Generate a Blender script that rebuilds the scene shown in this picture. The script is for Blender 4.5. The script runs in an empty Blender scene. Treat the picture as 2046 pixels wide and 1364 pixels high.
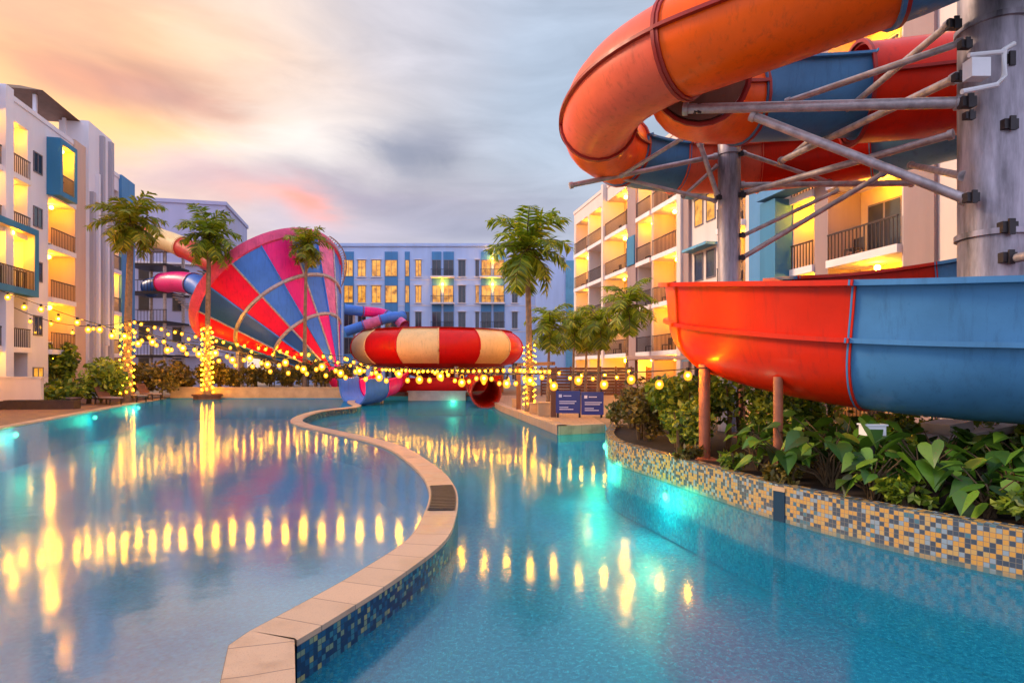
import bpy, math, random
from mathutils import Vector, Matrix
R = math.radians
PI = math.pi
sc = bpy.context.scene
COL = sc.collection
F, CX, HY, CZ = 1200.0, 1023.0, 740.0, 2.2      # lens in pixels of the 2046 px frame, centre column, horizon row, eye height


def at(x, y, Y):
    """world point seen at photo pixel (x, y) when it stands Y metres away"""
    return Vector(((x - CX) / F * Y, Y, CZ + (HY - y) / F * Y))


def gr(x, y, z):
    """world point at photo pixel (x, y) lying on height z"""
    Y = (CZ - z) * F / (y - HY)
    return Vector(((x - CX) / F * Y, Y, z))


# ------------------------------------------------------------------ mesh builder
class MB:
    def __init__(self):
        self.v, self.f, self.m, self.uv = [], [], [], {}

    def face(self, pts, mi=0, uv=None):
        i = len(self.v)
        self.v += [tuple(p) for p in pts]
        if uv: self.uv[len(self.f)] = uv
        self.f.append(tuple(range(i, i + len(pts)))); self.m.append(mi)

    def box(self, x0, x1, y0, y1, z0, z1, mi=0, T=None):
        P = [(x0, y0, z0), (x1, y0, z0), (x1, y1, z0), (x0, y1, z0), (x0, y0, z1), (x1, y0, z1), (x1, y1, z1), (x0, y1, z1)]
        if T: P = [T @ Vector(p) for p in P]
        i = len(self.v); self.v += [tuple(p) for p in P]
        for q in ((3, 2, 1, 0), (4, 5, 6, 7), (0, 1, 5, 4), (1, 2, 6, 5), (2, 3, 7, 6), (3, 0, 4, 7)):
            self.f.append(tuple(i + k for k in q)); self.m.append(mi)

    def prism(self, poly, z0, z1, mi=0):
        n = len(poly); i = len(self.v)
        self.v += [(p[0], p[1], z0) for p in poly] + [(p[0], p[1], z1) for p in poly]
        self.f.append(tuple(i + k for k in range(n))[::-1]); self.m.append(mi)
        self.f.append(tuple(i + n + k for k in range(n))); self.m.append(mi)
        for k in range(n):
            self.f.append((i + k, i + (k + 1) % n, i + n + (k + 1) % n, i + n + k)); self.m.append(mi)

    def loft(self, rings, mi=0, close=True, cap=True):
        n = len(rings[0]); i = len(self.v)
        for r in rings: self.v += [tuple(p) for p in r]
        for a in range(len(rings) - 1):
            for k in range(n if close else n - 1):
                k2 = (k + 1) % n
                self.f.append((i + a * n + k, i + a * n + k2, i + (a + 1) * n + k2, i + (a + 1) * n + k)); self.m.append(mi)
        if cap and close:
            self.f.append(tuple(i + k for k in range(n))[::-1]); self.m.append(mi)
            j = i + (len(rings) - 1) * n
            self.f.append(tuple(j + k for k in range(n))); self.m.append(mi)

    def tube(self, pts, rad, n=8, mi=0, cap=True):
        pts = [Vector(p) for p in pts]
        rad = rad if isinstance(rad, (list, tuple)) else [rad] * len(pts)
        rings = []
        for k, p in enumerate(pts):
            t = (pts[min(k + 1, len(pts) - 1)] - pts[max(k - 1, 0)]).normalized()
            a = t.orthogonal().normalized() if abs(t.z) > .97 else t.cross(Vector((0, 0, 1))).normalized()
            if abs(t.z) > .97: a = (Vector((1, 0, 0)) - t * t.x).normalized()
            b = a.cross(t)
            rings.append([p + rad[k] * (math.cos(2 * PI * j / n) * a + math.sin(2 * PI * j / n) * b) for j in range(n)])
        self.loft(rings, mi, True, cap)

    def ball(self, c, r, n=8, m=6, mi=0, sz=1.0):
        rings = [[(c[0] + r * math.sin(PI * (j + .02) / (m + .04)) * math.cos(2 * PI * k / n), c[1] + r * math.sin(PI * (j + .02) / (m + .04)) * math.sin(2 * PI * k / n), c[2] + sz * r * math.cos(PI * j / m)) for k in range(n)] for j in range(m + 1)]
        self.loft(rings, mi)

    def build(self, name, mats, parent=None, smooth=False):
        me = bpy.data.meshes.new(name)
        me.from_pydata(self.v, [], self.f)
        for m in (mats if isinstance(mats, (list, tuple)) else [mats]): me.materials.append(m)
        me.polygons.foreach_set('material_index', self.m)
        if smooth: me.polygons.foreach_set('use_smooth', [True] * len(self.f))
        if self.uv:
            L = me.uv_layers.new(name='UVMap')
            for pi, uv in self.uv.items():
                p = me.polygons[pi]
                for k, li in enumerate(p.loop_indices): L.data[li].uv = uv[k]
        me.update()
        if smooth:
            try: me.set_sharp_from_angle(angle=R(40))
            except Exception: pass
        o = bpy.data.objects.new(name, me); COL.objects.link(o)
        if parent: o.parent = parent
        return o


def tag(o, label=None, cat=None, group=None, kind=None):
    if label: o['label'] = label
    if cat: o['category'] = cat
    if group: o['group'] = group
    if kind: o['kind'] = kind
    return o


def empty(name, loc=(0, 0, 0), rz=0, label=None, cat=None, group=None):
    o = bpy.data.objects.new(name, None); COL.objects.link(o)
    o.location = loc; o.rotation_euler = (0, 0, rz)
    return tag(o, label, cat, group)


def dup(root, loc=None, rz=None, label=None, scale=None):
    r = root.copy(); COL.objects.link(r)
    if loc is not None: r.location = loc
    if rz is not None: r.rotation_euler = (0, 0, rz)
    if scale: r.scale = (scale,) * 3
    if label: r['label'] = label
    for ch in list(root.children):
        c = ch.copy(); COL.objects.link(c); c.parent = r
        for g in list(ch.children):
            d = g.copy(); COL.objects.link(d); d.parent = c
    return r


def child(src, parent, loc, name=None):
    c = src.copy(); COL.objects.link(c); c.parent = parent; c.location = loc
    return c


def spline(P, n=10):
    P = [Vector(p) for p in P]; out = []
    for i in range(len(P) - 1):
        p0 = P[i - 1] if i else 2 * P[0] - P[1]
        p1, p2 = P[i], P[i + 1]
        p3 = P[i + 2] if i + 2 < len(P) else 2 * P[-1] - P[-2]
        for k in range(n):
            t = k / n
            out.append(.5 * ((2 * p1) + (p2 - p0) * t + (2 * p0 - 5 * p1 + 4 * p2 - p3) * t * t + (3 * p1 - p0 - 3 * p2 + p3) * t ** 3))
    out.append(P[-1])
    return out


# ------------------------------------------------------------------ materials
class NT:
    def __init__(self, tree): self.t = tree; self.n = tree.nodes; self.l = tree.links
    def new(self, typ, **kw):
        o = self.n.new(typ)
        for k, v in kw.items(): setattr(o, k, v)
        return o
    def put(self, sock, v):
        if hasattr(v, 'is_linked'): self.l.new(v, sock)
        else: sock.default_value = v
    def math(self, op, a, b=0.0, c=None):
        o = self.new('ShaderNodeMath', operation=op); self.put(o.inputs[0], a); self.put(o.inputs[1], b)
        if c is not None: self.put(o.inputs[2], c)
        return o.outputs[0]
    def mix(self, f, a, b, mode='MIX'):
        o = self.new('ShaderNodeMix', data_type='RGBA', blend_type=mode)
        self.put(o.inputs[0], f); self.put(o.inputs[6], a); self.put(o.inputs[7], b)
        return o.outputs[2]
    def noise(self, vec, scale, detail=3.0, rough=.55, dist=0.0):
        o = self.new('ShaderNodeTexNoise'); o.inputs['Scale'].default_value = scale; o.inputs['Detail'].default_value = detail
        o.inputs['Roughness'].default_value = rough; o.inputs['Distortion'].default_value = dist
        if vec is not None: self.l.new(vec, o.inputs['Vector'])
        return o.outputs['Fac']
    def ramp(self, f, stops, interp='LINEAR'):
        o = self.new('ShaderNodeValToRGB'); o.color_ramp.interpolation = interp
        e = o.color_ramp.elements
        while len(e) < len(stops): e.new(.5)
        for k, (p, c) in enumerate(stops): e[k].position = p; e[k].color = (*c[:3], 1)
        self.l.new(f, o.inputs[0]); return o.outputs[0]
    def bump(self, h, strength=.2, dist=.02):
        o = self.new('ShaderNodeBump'); o.inputs['Strength'].default_value = strength; o.inputs['Distance'].default_value = dist
        self.l.new(h, o.inputs['Height']); return o.outputs[0]


def base_mat(name):
    m = bpy.data.materials.new(name); m.use_nodes = True
    t = NT(m.node_tree); b = t.n['Principled BSDF']
    return m, t, b


def c4(c): return (c[0], c[1], c[2], 1)


def paint(name, c, rough=.55, var=.12, scale=3.0, metal=0.0, coat=0.0, bump=0.0, bscale=40, streak=False, spec=.5):
    m, t, b = base_mat(name)
    tc = t.new('ShaderNodeTexCoord').outputs['Object']
    if streak:
        mp = t.new('ShaderNodeMapping'); mp.inputs['Scale'].default_value = (1, 1, .18); t.l.new(tc, mp.inputs[0]); tc2 = mp.outputs[0]
    else: tc2 = tc
    n1 = t.noise(tc2, scale, 5, .62)
    lo = tuple(x * (1 - var * 1.5) for x in c); hi = tuple(min(1, x * (1 + var)) for x in c)
    colr = t.ramp(n1, [(.25, lo), (.7, hi)])
    if 'fibreglass' in name or 'funnel' in name or 'bowl' in name:
        mp3 = t.new('ShaderNodeMapping'); mp3.inputs['Scale'].default_value = (5, 5, .5); t.l.new(tc, mp3.inputs[0])
        st = t.ramp(t.noise(mp3.outputs[0], 1.6, 6, .7), [(.52, (0, 0, 0)), (.72, (1, 1, 1))])
        colr = t.mix(t.math('MULTIPLY', st, .45), colr, c4(tuple(x * .38 + .012 for x in c)))
        sp_ = t.math('GREATER_THAN', t.noise(tc, 38, 2, .5), .73)
        colr = t.mix(t.math('MULTIPLY', sp_, .35), colr, c4(tuple(x * .3 + .03 for x in c)))
    t.l.new(colr, b.inputs['Base Color'])
    n2 = t.noise(tc, scale * 2.3, 4)
    rr = t.math('MULTIPLY_ADD', n2, .25, rough - .12)
    t.l.new(rr, b.inputs['Roughness'])
    b.inputs['Metallic'].default_value = metal; spec *= .8
    if 'fibreglass' in name or 'funnel' in name or 'bowl' in name: coat *= .12; spec = .2
    b.inputs['Coat Weight'].default_value = coat; b.inputs['Coat Roughness'].default_value = .12
    b.inputs['Specular IOR Level'].default_value = spec
    if bump: t.l.new(t.bump(t.noise(tc, bscale, 4), bump, .01), b.inputs['Normal'])
    return m


def glow(name, c, s):
    m, t, b = base_mat(name)
    b.inputs['Base Color'].default_value = c4(c); b.inputs['Emission Color'].default_value = c4(c); b.inputs['Emission Strength'].default_value = s
    return m


def leafmat(name, stops, rough=.5, trans=.25):
    m, t, b = base_mat(name)
    g = t.new('ShaderNodeNewGeometry').outputs['Random Per Island']
    col = t.ramp(g, stops)
    if 'broad' in name:
        tc = t.new('ShaderNodeTexCoord').outputs['Object']
        col = t.mix(t.math('MULTIPLY', t.math('GREATER_THAN', t.noise(tc, 34, 4, .6), .64), .65), col, c4((.14, .08, .02)))
        col = t.mix(t.math('MULTIPLY', t.noise(tc, 7, 3), .5), col, c4((.03, .07, .012)))
    t.l.new(col, b.inputs['Base Color']); b.inputs['Roughness'].default_value = rough
    tr = t.new('ShaderNodeBsdfTranslucent'); t.l.new(col, tr.inputs[0])
    mx = t.new('ShaderNodeMixShader'); mx.inputs[0].default_value = trans
    t.l.new(b.outputs[0], mx.inputs[1]); t.l.new(tr.outputs[0], mx.inputs[2])
    t.l.new(mx.outputs[0], t.n['Material Output'].inputs[0])
    return m


def sepz(t, v):
    o = t.new('ShaderNodeSeparateXYZ'); t.l.new(v, o.inputs[0]); return o.outputs[1]


def mosaic(name, size, stops, grout, uv=True, rough=.25, wear=.0):
    m, t, b = base_mat(name)
    tc = t.new('ShaderNodeTexCoord').outputs['UV' if uv else 'Object']
    vm = t.new('ShaderNodeVectorMath', operation='SCALE'); t.l.new(tc, vm.inputs[0]); vm.inputs['Scale'].default_value = 1 / size
    fl = t.new('ShaderNodeVectorMath', operation='FLOOR'); t.l.new(vm.outputs[0], fl.inputs[0])
    fr = t.new('ShaderNodeVectorMath', operation='FRACTION'); t.l.new(vm.outputs[0], fr.inputs[0])
    wn = t.new('ShaderNodeTexWhiteNoise', noise_dimensions='2D' if uv else '3D'); t.l.new(fl.outputs[0], wn.inputs['Vector'])
    col = t.ramp(wn.outputs['Value'], stops, 'CONSTANT')
    sp = t.new('ShaderNodeSeparateXYZ'); t.l.new(fr.outputs[0], sp.inputs[0])
    ex = t.math('ABSOLUTE', t.math('SUBTRACT', sp.outputs[0], .5)); ey = t.math('ABSOLUTE', t.math('SUBTRACT', sp.outputs[1], .5))
    ed = t.math('GREATER_THAN', t.math('MAXIMUM', ex, ey), .45)
    col = t.mix(ed, col, c4(grout))
    if wear:
        scum = t.math('MULTIPLY', t.math('SUBTRACT', .12, t.math('ADD', sepz(t, tc), t.math('MULTIPLY', t.noise(tc, 5, 3), .08))), 12.0)
        col = t.mix(t.math('MINIMUM', t.math('MAXIMUM', scum, 0.0), .6), col, c4((.10, .16, .14)))
        n = t.noise(tc, .7, 4); col = t.mix(t.math('MULTIPLY', n, wear), col, c4((.5, .48, .42)))
    t.l.new(col, b.inputs['Base Color']); b.inputs['Roughness'].default_value = rough
    h = t.math('SUBTRACT', 1.0, ed)
    t.l.new(t.bump(h, .3, .004), b.inputs['Normal'])
    return m


M = {}
M['white'] = paint('painted_render_white', (.68, .65, .72), .7, .06, .8, streak=True, bump=.05)
M['white_warm'] = paint('painted_render_cream', (.64, .55, .51), .7, .06, .8, streak=True, bump=.05)
M['pale_blue'] = paint('painted_render_pale_blue', (.42, .54, .80), .7, .09, .6, streak=True)
M['lilac'] = paint('painted_render_lilac', (.40, .40, .58), .7, .06, .6, streak=True)
M['blue_wall'] = paint('painted_render_blue', (.025, .17, .33), .6, .10, 1.2, streak=True)
M['blue_pale_wall'] = paint('painted_render_mid_blue', (.06, .22, .45), .6, .10, 1.2, streak=True)
M['beige'] = paint('painted_render_beige', (.55, .38, .30), .7, .08, 1, streak=True)
M['grey_fin'] = paint('painted_fin_grey', (.36, .34, .40), .65, .08, 1, streak=True)
M['taupe'] = paint('painted_render_taupe', (.30, .21, .21), .7, .08, 1, streak=True)
M['slab'] = paint('balcony_slab_white', (.72, .66, .68), .7, .06, 1.5)
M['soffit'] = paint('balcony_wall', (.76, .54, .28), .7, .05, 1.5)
M['rail'] = paint('railing_metal', (.045, .032, .035), .4, .15, 4, metal=.3)
M['rail_glass'] = paint('door_curtain', (.45, .36, .30), .7, .2, 6)
M['dark_glass'] = paint('window_glass_dark', (.025, .03, .045), .08, .2, 2, spec=.8)
M['frame'] = paint('window_frame', (.16, .13, .15), .4, .1, 4)
def lit_glass():
    m, t, b = base_mat('lit_window_pane')
    tc = t.new('ShaderNodeTexCoord').outputs['Object']
    n = t.noise(tc, 1.4, 3, .6)
    col = t.ramp(n, [(.3, (.20, .07, .01)), (.48, (.85, .34, .03)), (.7, (1, .55, .09))])
    b.inputs['Base Color'].default_value = (.05, .03, .02, 1); b.inputs['Roughness'].default_value = .1
    t.l.new(col, b.inputs['Emission Color']); b.inputs['Emission Strength'].default_value = .62
    return m


M['lit_pane'] = lit_glass()
M['lamp'] = glow('balcony_lamp_glow', (1, .40, .008), 260)
def bulb_glass(name, s):  # amber shell emission also stands in for the halo round each bulb
    m, t, b = base_mat(name)
    em = t.new('ShaderNodeEmission'); em.inputs[0].default_value = (1, .33, .018, 1); em.inputs[1].default_value = s
    tr = t.new('ShaderNodeBsdfTransparent'); mx = t.new('ShaderNodeMixShader'); mx.inputs[0].default_value = .6
    t.l.new(tr.outputs[0], mx.inputs[1]); t.l.new(em.outputs[0], mx.inputs[2]); t.l.new(mx.outputs[0], t.n['Material Output'].inputs[0])
    t.n.remove(b); return m


M['bulb'] = bulb_glass('festoon_bulb_glass', 1.5)
M['bulb_far'] = bulb_glass('festoon_globe_glass', 1.7)  # far bulbs built oversized to stand in for bloom
M['filament'] = glow('bulb_filament_glow', (1, .42, .003), 640)
M['filament_far'] = glow('globe_filament_glow', (1, .42, .003), 270)
M['pool_lamp'] = glow('pool_lamp_glow', (.45, 1, .85), 2)
M['wire'] = paint('black_cable', (.02, .018, .016), .6, .1, 5)
M['roof'] = paint('roof_membrane', (.35, .33, .34), .8, .1, 1)
M['brown_roof'] = paint('brown_roof_sheet', (.13, .06, .035), .6, .2, 2)
M['wood'] = paint('brown_timber', (.16, .06, .03), .6, .25, 3, streak=True)
M['dark_wood'] = paint('dark_timber', (.045, .022, .016), .5, .25, 3)
M['trunk'] = paint('palm_trunk_bark', (.22, .14, .09), .9, .3, 6, bump=.6, bscale=25)
M['red'] = paint('red_fibreglass', (.60, .018, .002), .33, .10, .9, coat=.25, bump=.02, bscale=30)
M['red_orange'] = paint('orange_fibreglass', (.90, .11, .004), .33, .10, .9, coat=.25, bump=.02, bscale=30)
M['salmon'] = paint('salmon_fibreglass', (.74, .12, .06), .4, .10, .9, coat=.2)
M['blue'] = paint('blue_fibreglass', (.065, .20, .37), .33, .14, .9, coat=.25, bump=.02, bscale=30)
M['light_blue'] = paint('faded_blue_fibreglass', (.12, .33, .50), .4, .12, .9, coat=.2)
M['crimson'] = paint('crimson_fibreglass', (.42, .012, .015), .35, .10, .9, coat=.2)
M['rib'] = paint('dark_red_flange', (.30, .015, .008), .45, .1, 2)
M['steel'] = paint('galvanised_steel', (.32, .29, .33), .5, .55, 3.2, metal=.35, streak=True, bump=.08)
M['steel_pipe'] = paint('galvanised_pipe', (.42, .36, .36), .45, .3, 5, metal=.4)
M['bracket'] = paint('dark_bracket_steel', (.035, .028, .03), .5, .2, 4, metal=.3)
M['post'] = paint('rust_painted_post', (.36, .11, .05), .5, .25, 4)
M['t_red'] = paint('funnel_red', (.82, .004, .045), .38, .10, .5, coat=.15)
M['t_pink'] = paint('funnel_pink', (.86, .02, .22), .38, .10, .5, coat=.15)
M['t_rose'] = paint('funnel_faded_rose', (.72, .17, .36), .45, .25, 1.5, coat=.1)
M['t_blue'] = paint('funnel_blue', (.06, .20, .66), .38, .14, .5, coat=.15)
M['t_navy'] = paint('funnel_deep_blue', (.022, .085, .33), .4, .14, .5, coat=.1)
M['cream'] = paint('cream_fibreglass', (.82, .56, .25), .35, .08, .6, coat=.2)
M['bowl_red'] = paint('bowl_red', (.62, .008, .006), .35, .10, .6, coat=.2)
M['concrete'] = paint('pale_concrete', (.42, .38, .36), .8, .15, 2, bump=.15)
M['planter'] = paint('tan_planter_render', (.50, .32, .17), .75, .2, 1.5, bump=.1)
M['soil'] = paint('planting_soil', (.028, .016, .010), .95, .4, 5, bump=.5, bscale=20)
M['sign'] = paint('navy_sign_board', (.03, .04, .22), .35, .1, 2)
M['sign_mark'] = paint('white_sign_print', (.6, .58, .75), .5, .05, 3)
M['white_plastic'] = paint('white_housing', (.75, .74, .75), .4, .05, 3)
M['leaf'] = leafmat('palm_leaf', [(0, (.08, .13, .008)), (.5, (.19, .29, .012)), (1, (.40, .42, .02))], .45, .4)
M['leaf_gold'] = leafmat('palm_leaf_gold', [(0, (.09, .14, .008)), (.4, (.30, .28, .012)), (.75, (.17, .28, .012)), (1, (.48, .36, .02))], .45, .4)
M['bush'] = leafmat('shrub_leaf', [(0, (.02, .05, .006)), (.5, (.14, .22, .010)), (1, (.36, .38, .02))])
M['hedge'] = leafmat('hedge_leaf', [(0, (.04, .03, .005)), (.5, (.12, .10, .010)), (1, (.28, .17, .016))])
M['bigleaf'] = leafmat('broad_leaf', [(0, (.008, .022, .006)), (.3, (.04, .11, .010)), (.65, (.12, .27, .016)), (.9, (.17, .31, .02)), (1, (.36, .26, .03))], .38, .2)
M['stem'] = paint('plant_stem', (.10, .06, .025), .7, .25, 8)

# pool mosaics
M['pool_tile'] = mosaic('pool_floor_mosaic', .05, [(0, (.004, .17, .35)), (.3, (.006, .25, .45)), (.62, (.008, .32, .53)), (.88, (.02, .42, .60))], (.008, .25, .43), uv=False, rough=.4)
M['wall_tile'] = mosaic('planter_wall_mosaic', .056, [(0, (.012, .03, .06)), (.36, (.52, .25, .025)), (.66, (.20, .27, .32)), (.80, (.46, .28, .07)), (.93, (.02, .12, .17))], (.14, .12, .09), wear=.22)
M['weir_tile'] = mosaic('dividing_wall_mosaic', .045, [(0, (.010, .035, .085)), (.42, (.012, .07, .15)), (.68, (.03, .15, .20)), (.84, (.16, .22, .14)), (.94, (.28, .27, .12))], (.015, .04, .07))


def coping_mat():
    m, t, b = base_mat('coping_stone')
    uv = t.new('ShaderNodeTexCoord').outputs['UV']
    br = t.new('ShaderNodeTexBrick'); t.l.new(uv, br.inputs['Vector'])
    br.offset = 0; br.inputs['Scale'].default_value = 1; br.inputs['Brick Width'].default_value = .42; br.inputs['Row Height'].default_value = 3.0
    br.inputs['Mortar Size'].default_value = .005; br.inputs['Color1'].default_value = (.54, .34, .21, 1); br.inputs['Color2'].default_value = (.46, .30, .19, 1); br.inputs['Mortar'].default_value = (.08, .05, .04, 1)
    n = t.noise(uv, 14, 6, .7); n2 = t.noise(uv, 90, 2)
    col = t.mix(t.math('MULTIPLY', n, .5), br.outputs['Color'], c4((.36, .26, .21)))
    col = t.mix(t.math('MULTIPLY', t.math('GREATER_THAN', n2, .62), .35), col, c4((.2, .13, .10)))
    wet = t.ramp(t.noise(t.new('ShaderNodeTexCoord').outputs['Object'], 1.7, 5, .6), [(.50, (0, 0, 0)), (.62, (1, 1, 1))])
    col = t.mix(t.math('MULTIPLY', wet, .45), col, c4((.22, .13, .08)))
    t.l.new(col, b.inputs['Base Color']); t.l.new(t.math('MULTIPLY_ADD', wet, -.3, .62), b.inputs['Roughness'])
    t.l.new(t.bump(n2, .25, .004), b.inputs['Normal'])
    return m


M['coping'] = coping_mat()


def paving_mat(name, c1, c2, mortar, w, h):
    m, t, b = base_mat(name)
    tc = t.new('ShaderNodeTexCoord').outputs['Object']
    br = t.new('ShaderNodeTexBrick'); t.l.new(tc, br.inputs['Vector'])
    br.inputs['Scale'].default_value = 1; br.inputs['Brick Width'].default_value = w; br.inputs['Row Height'].default_value = h; br.inputs['Mortar Size'].default_value = .012
    br.inputs['Color1'].default_value = c4(c1); br.inputs['Color2'].default_value = c4(c2); br.inputs['Mortar'].default_value = c4(mortar)
    n = t.noise(tc, 1.3, 5)
    t.l.new(t.mix(t.math('MULTIPLY', n, .6), br.outputs['Color'], c4(tuple(x * .55 for x in c1))), b.inputs['Base Color'])
    b.inputs['Roughness'].default_value = .6
    t.l.new(t.bump(t.noise(tc, 30, 3), .2, .01), b.inputs['Normal'])
    return m


M['deck'] = paving_mat('brown_deck_paving', (.20, .085, .06), (.15, .07, .055), (.07, .04, .03), .6, .3)
M['tan_deck'] = paving_mat('tan_deck_paving', (.46, .27, .14), (.40, .24, .14), (.2, .12, .07), .5, .5)
M['ground'] = paint('bare_ground', (.22, .15, .10), .9, .2, .5, bump=.2)


def water_mat(name, f0, f1, body=((.006, .10, .24), (.02, .22, .38))):
    m, t, b = base_mat(name)
    t.n.remove(b)
    tc = t.new('ShaderNodeTexCoord').outputs['Object']
    n1 = t.noise(tc, 1.1, 2, .5); n2 = t.noise(tc, 9, 3, .6)
    h = t.math('ADD', t.math('MULTIPLY', n1, .8), t.math('MULTIPLY', n2, .12))
    bp = t.bump(h, .30, .02)
    gl = t.new('ShaderNodeBsdfAnisotropic') if False else t.new('ShaderNodeBsdfGlossy')
    gl.inputs['Roughness'].default_value = .11; t.l.new(bp, gl.inputs['Normal'])
    tr = t.new('ShaderNodeBsdfTransparent'); tr.inputs[0].default_value = (.70, .92, .98, 1)
    fr = t.new('ShaderNodeFresnel'); fr.inputs['IOR'].default_value = 1.33
    fac = t.math('MINIMUM', t.math('MULTIPLY_ADD', fr.outputs[0], f1, f0), .60)
    df = t.new('ShaderNodeBsdfDiffuse'); t.l.new(t.ramp(t.noise(tc, 24, 6, .85), [(.38, body[0]), (.62, body[1])]), df.inputs[0])
    bd = t.new('ShaderNodeMixShader'); bd.inputs[0].default_value = .68; t.l.new(tr.outputs[0], bd.inputs[1]); t.l.new(df.outputs[0], bd.inputs[2])
    mx = t.new('ShaderNodeMixShader'); t.l.new(fac, mx.inputs[0]); t.l.new(bd.outputs[0], mx.inputs[1]); t.l.new(gl.outputs[0], mx.inputs[2])
    t.l.new(mx.outputs[0], t.n['Material Output'].inputs[0])
    return m


M['water'] = water_mat('pool_water', .14, .20, ((.002, .11, .20), (.018, .29, .41)))
M['water_up'] = water_mat('pool_water_still', .39, .0, ((.001, .12, .26), (.010, .26, .46)))

# ------------------------------------------------------------------ camera, sun, sky
cam = bpy.data.cameras.new('camera'); co = bpy.data.objects.new('camera', cam); COL.objects.link(co)
co.location = (0, 0, CZ); co.rotation_euler = (R(90), 0, 0)
cam.sensor_width = 36; cam.lens = 36 * F / 2046; cam.shift_y = (HY - 682) / 2046; cam.clip_end = 2000; cam.clip_start = .05
sc.camera = co
sc.view_settings.view_transform = 'Standard'; sc.view_settings.look = 'None'; sc.view_settings.gamma = 1; sc.view_settings.exposure = .82
SUN_AZ, SUN_EL = R(-76), R(27)       # azimuth measured from +Y towards +X
sl = bpy.data.lights.new('sun', 'SUN'); so = bpy.data.objects.new('sun', sl); COL.objects.link(so)
sl.energy = 2.2; sl.angle = R(14); sl.color = (1, .70, .46)
sd = Vector((math.sin(SUN_AZ) * math.cos(SUN_EL), math.cos(SUN_AZ) * math.cos(SUN_EL), math.sin(SUN_EL)))
so.rotation_euler = sd.to_track_quat('Z', 'Y').to_euler(); so.location = sd * 60


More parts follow.
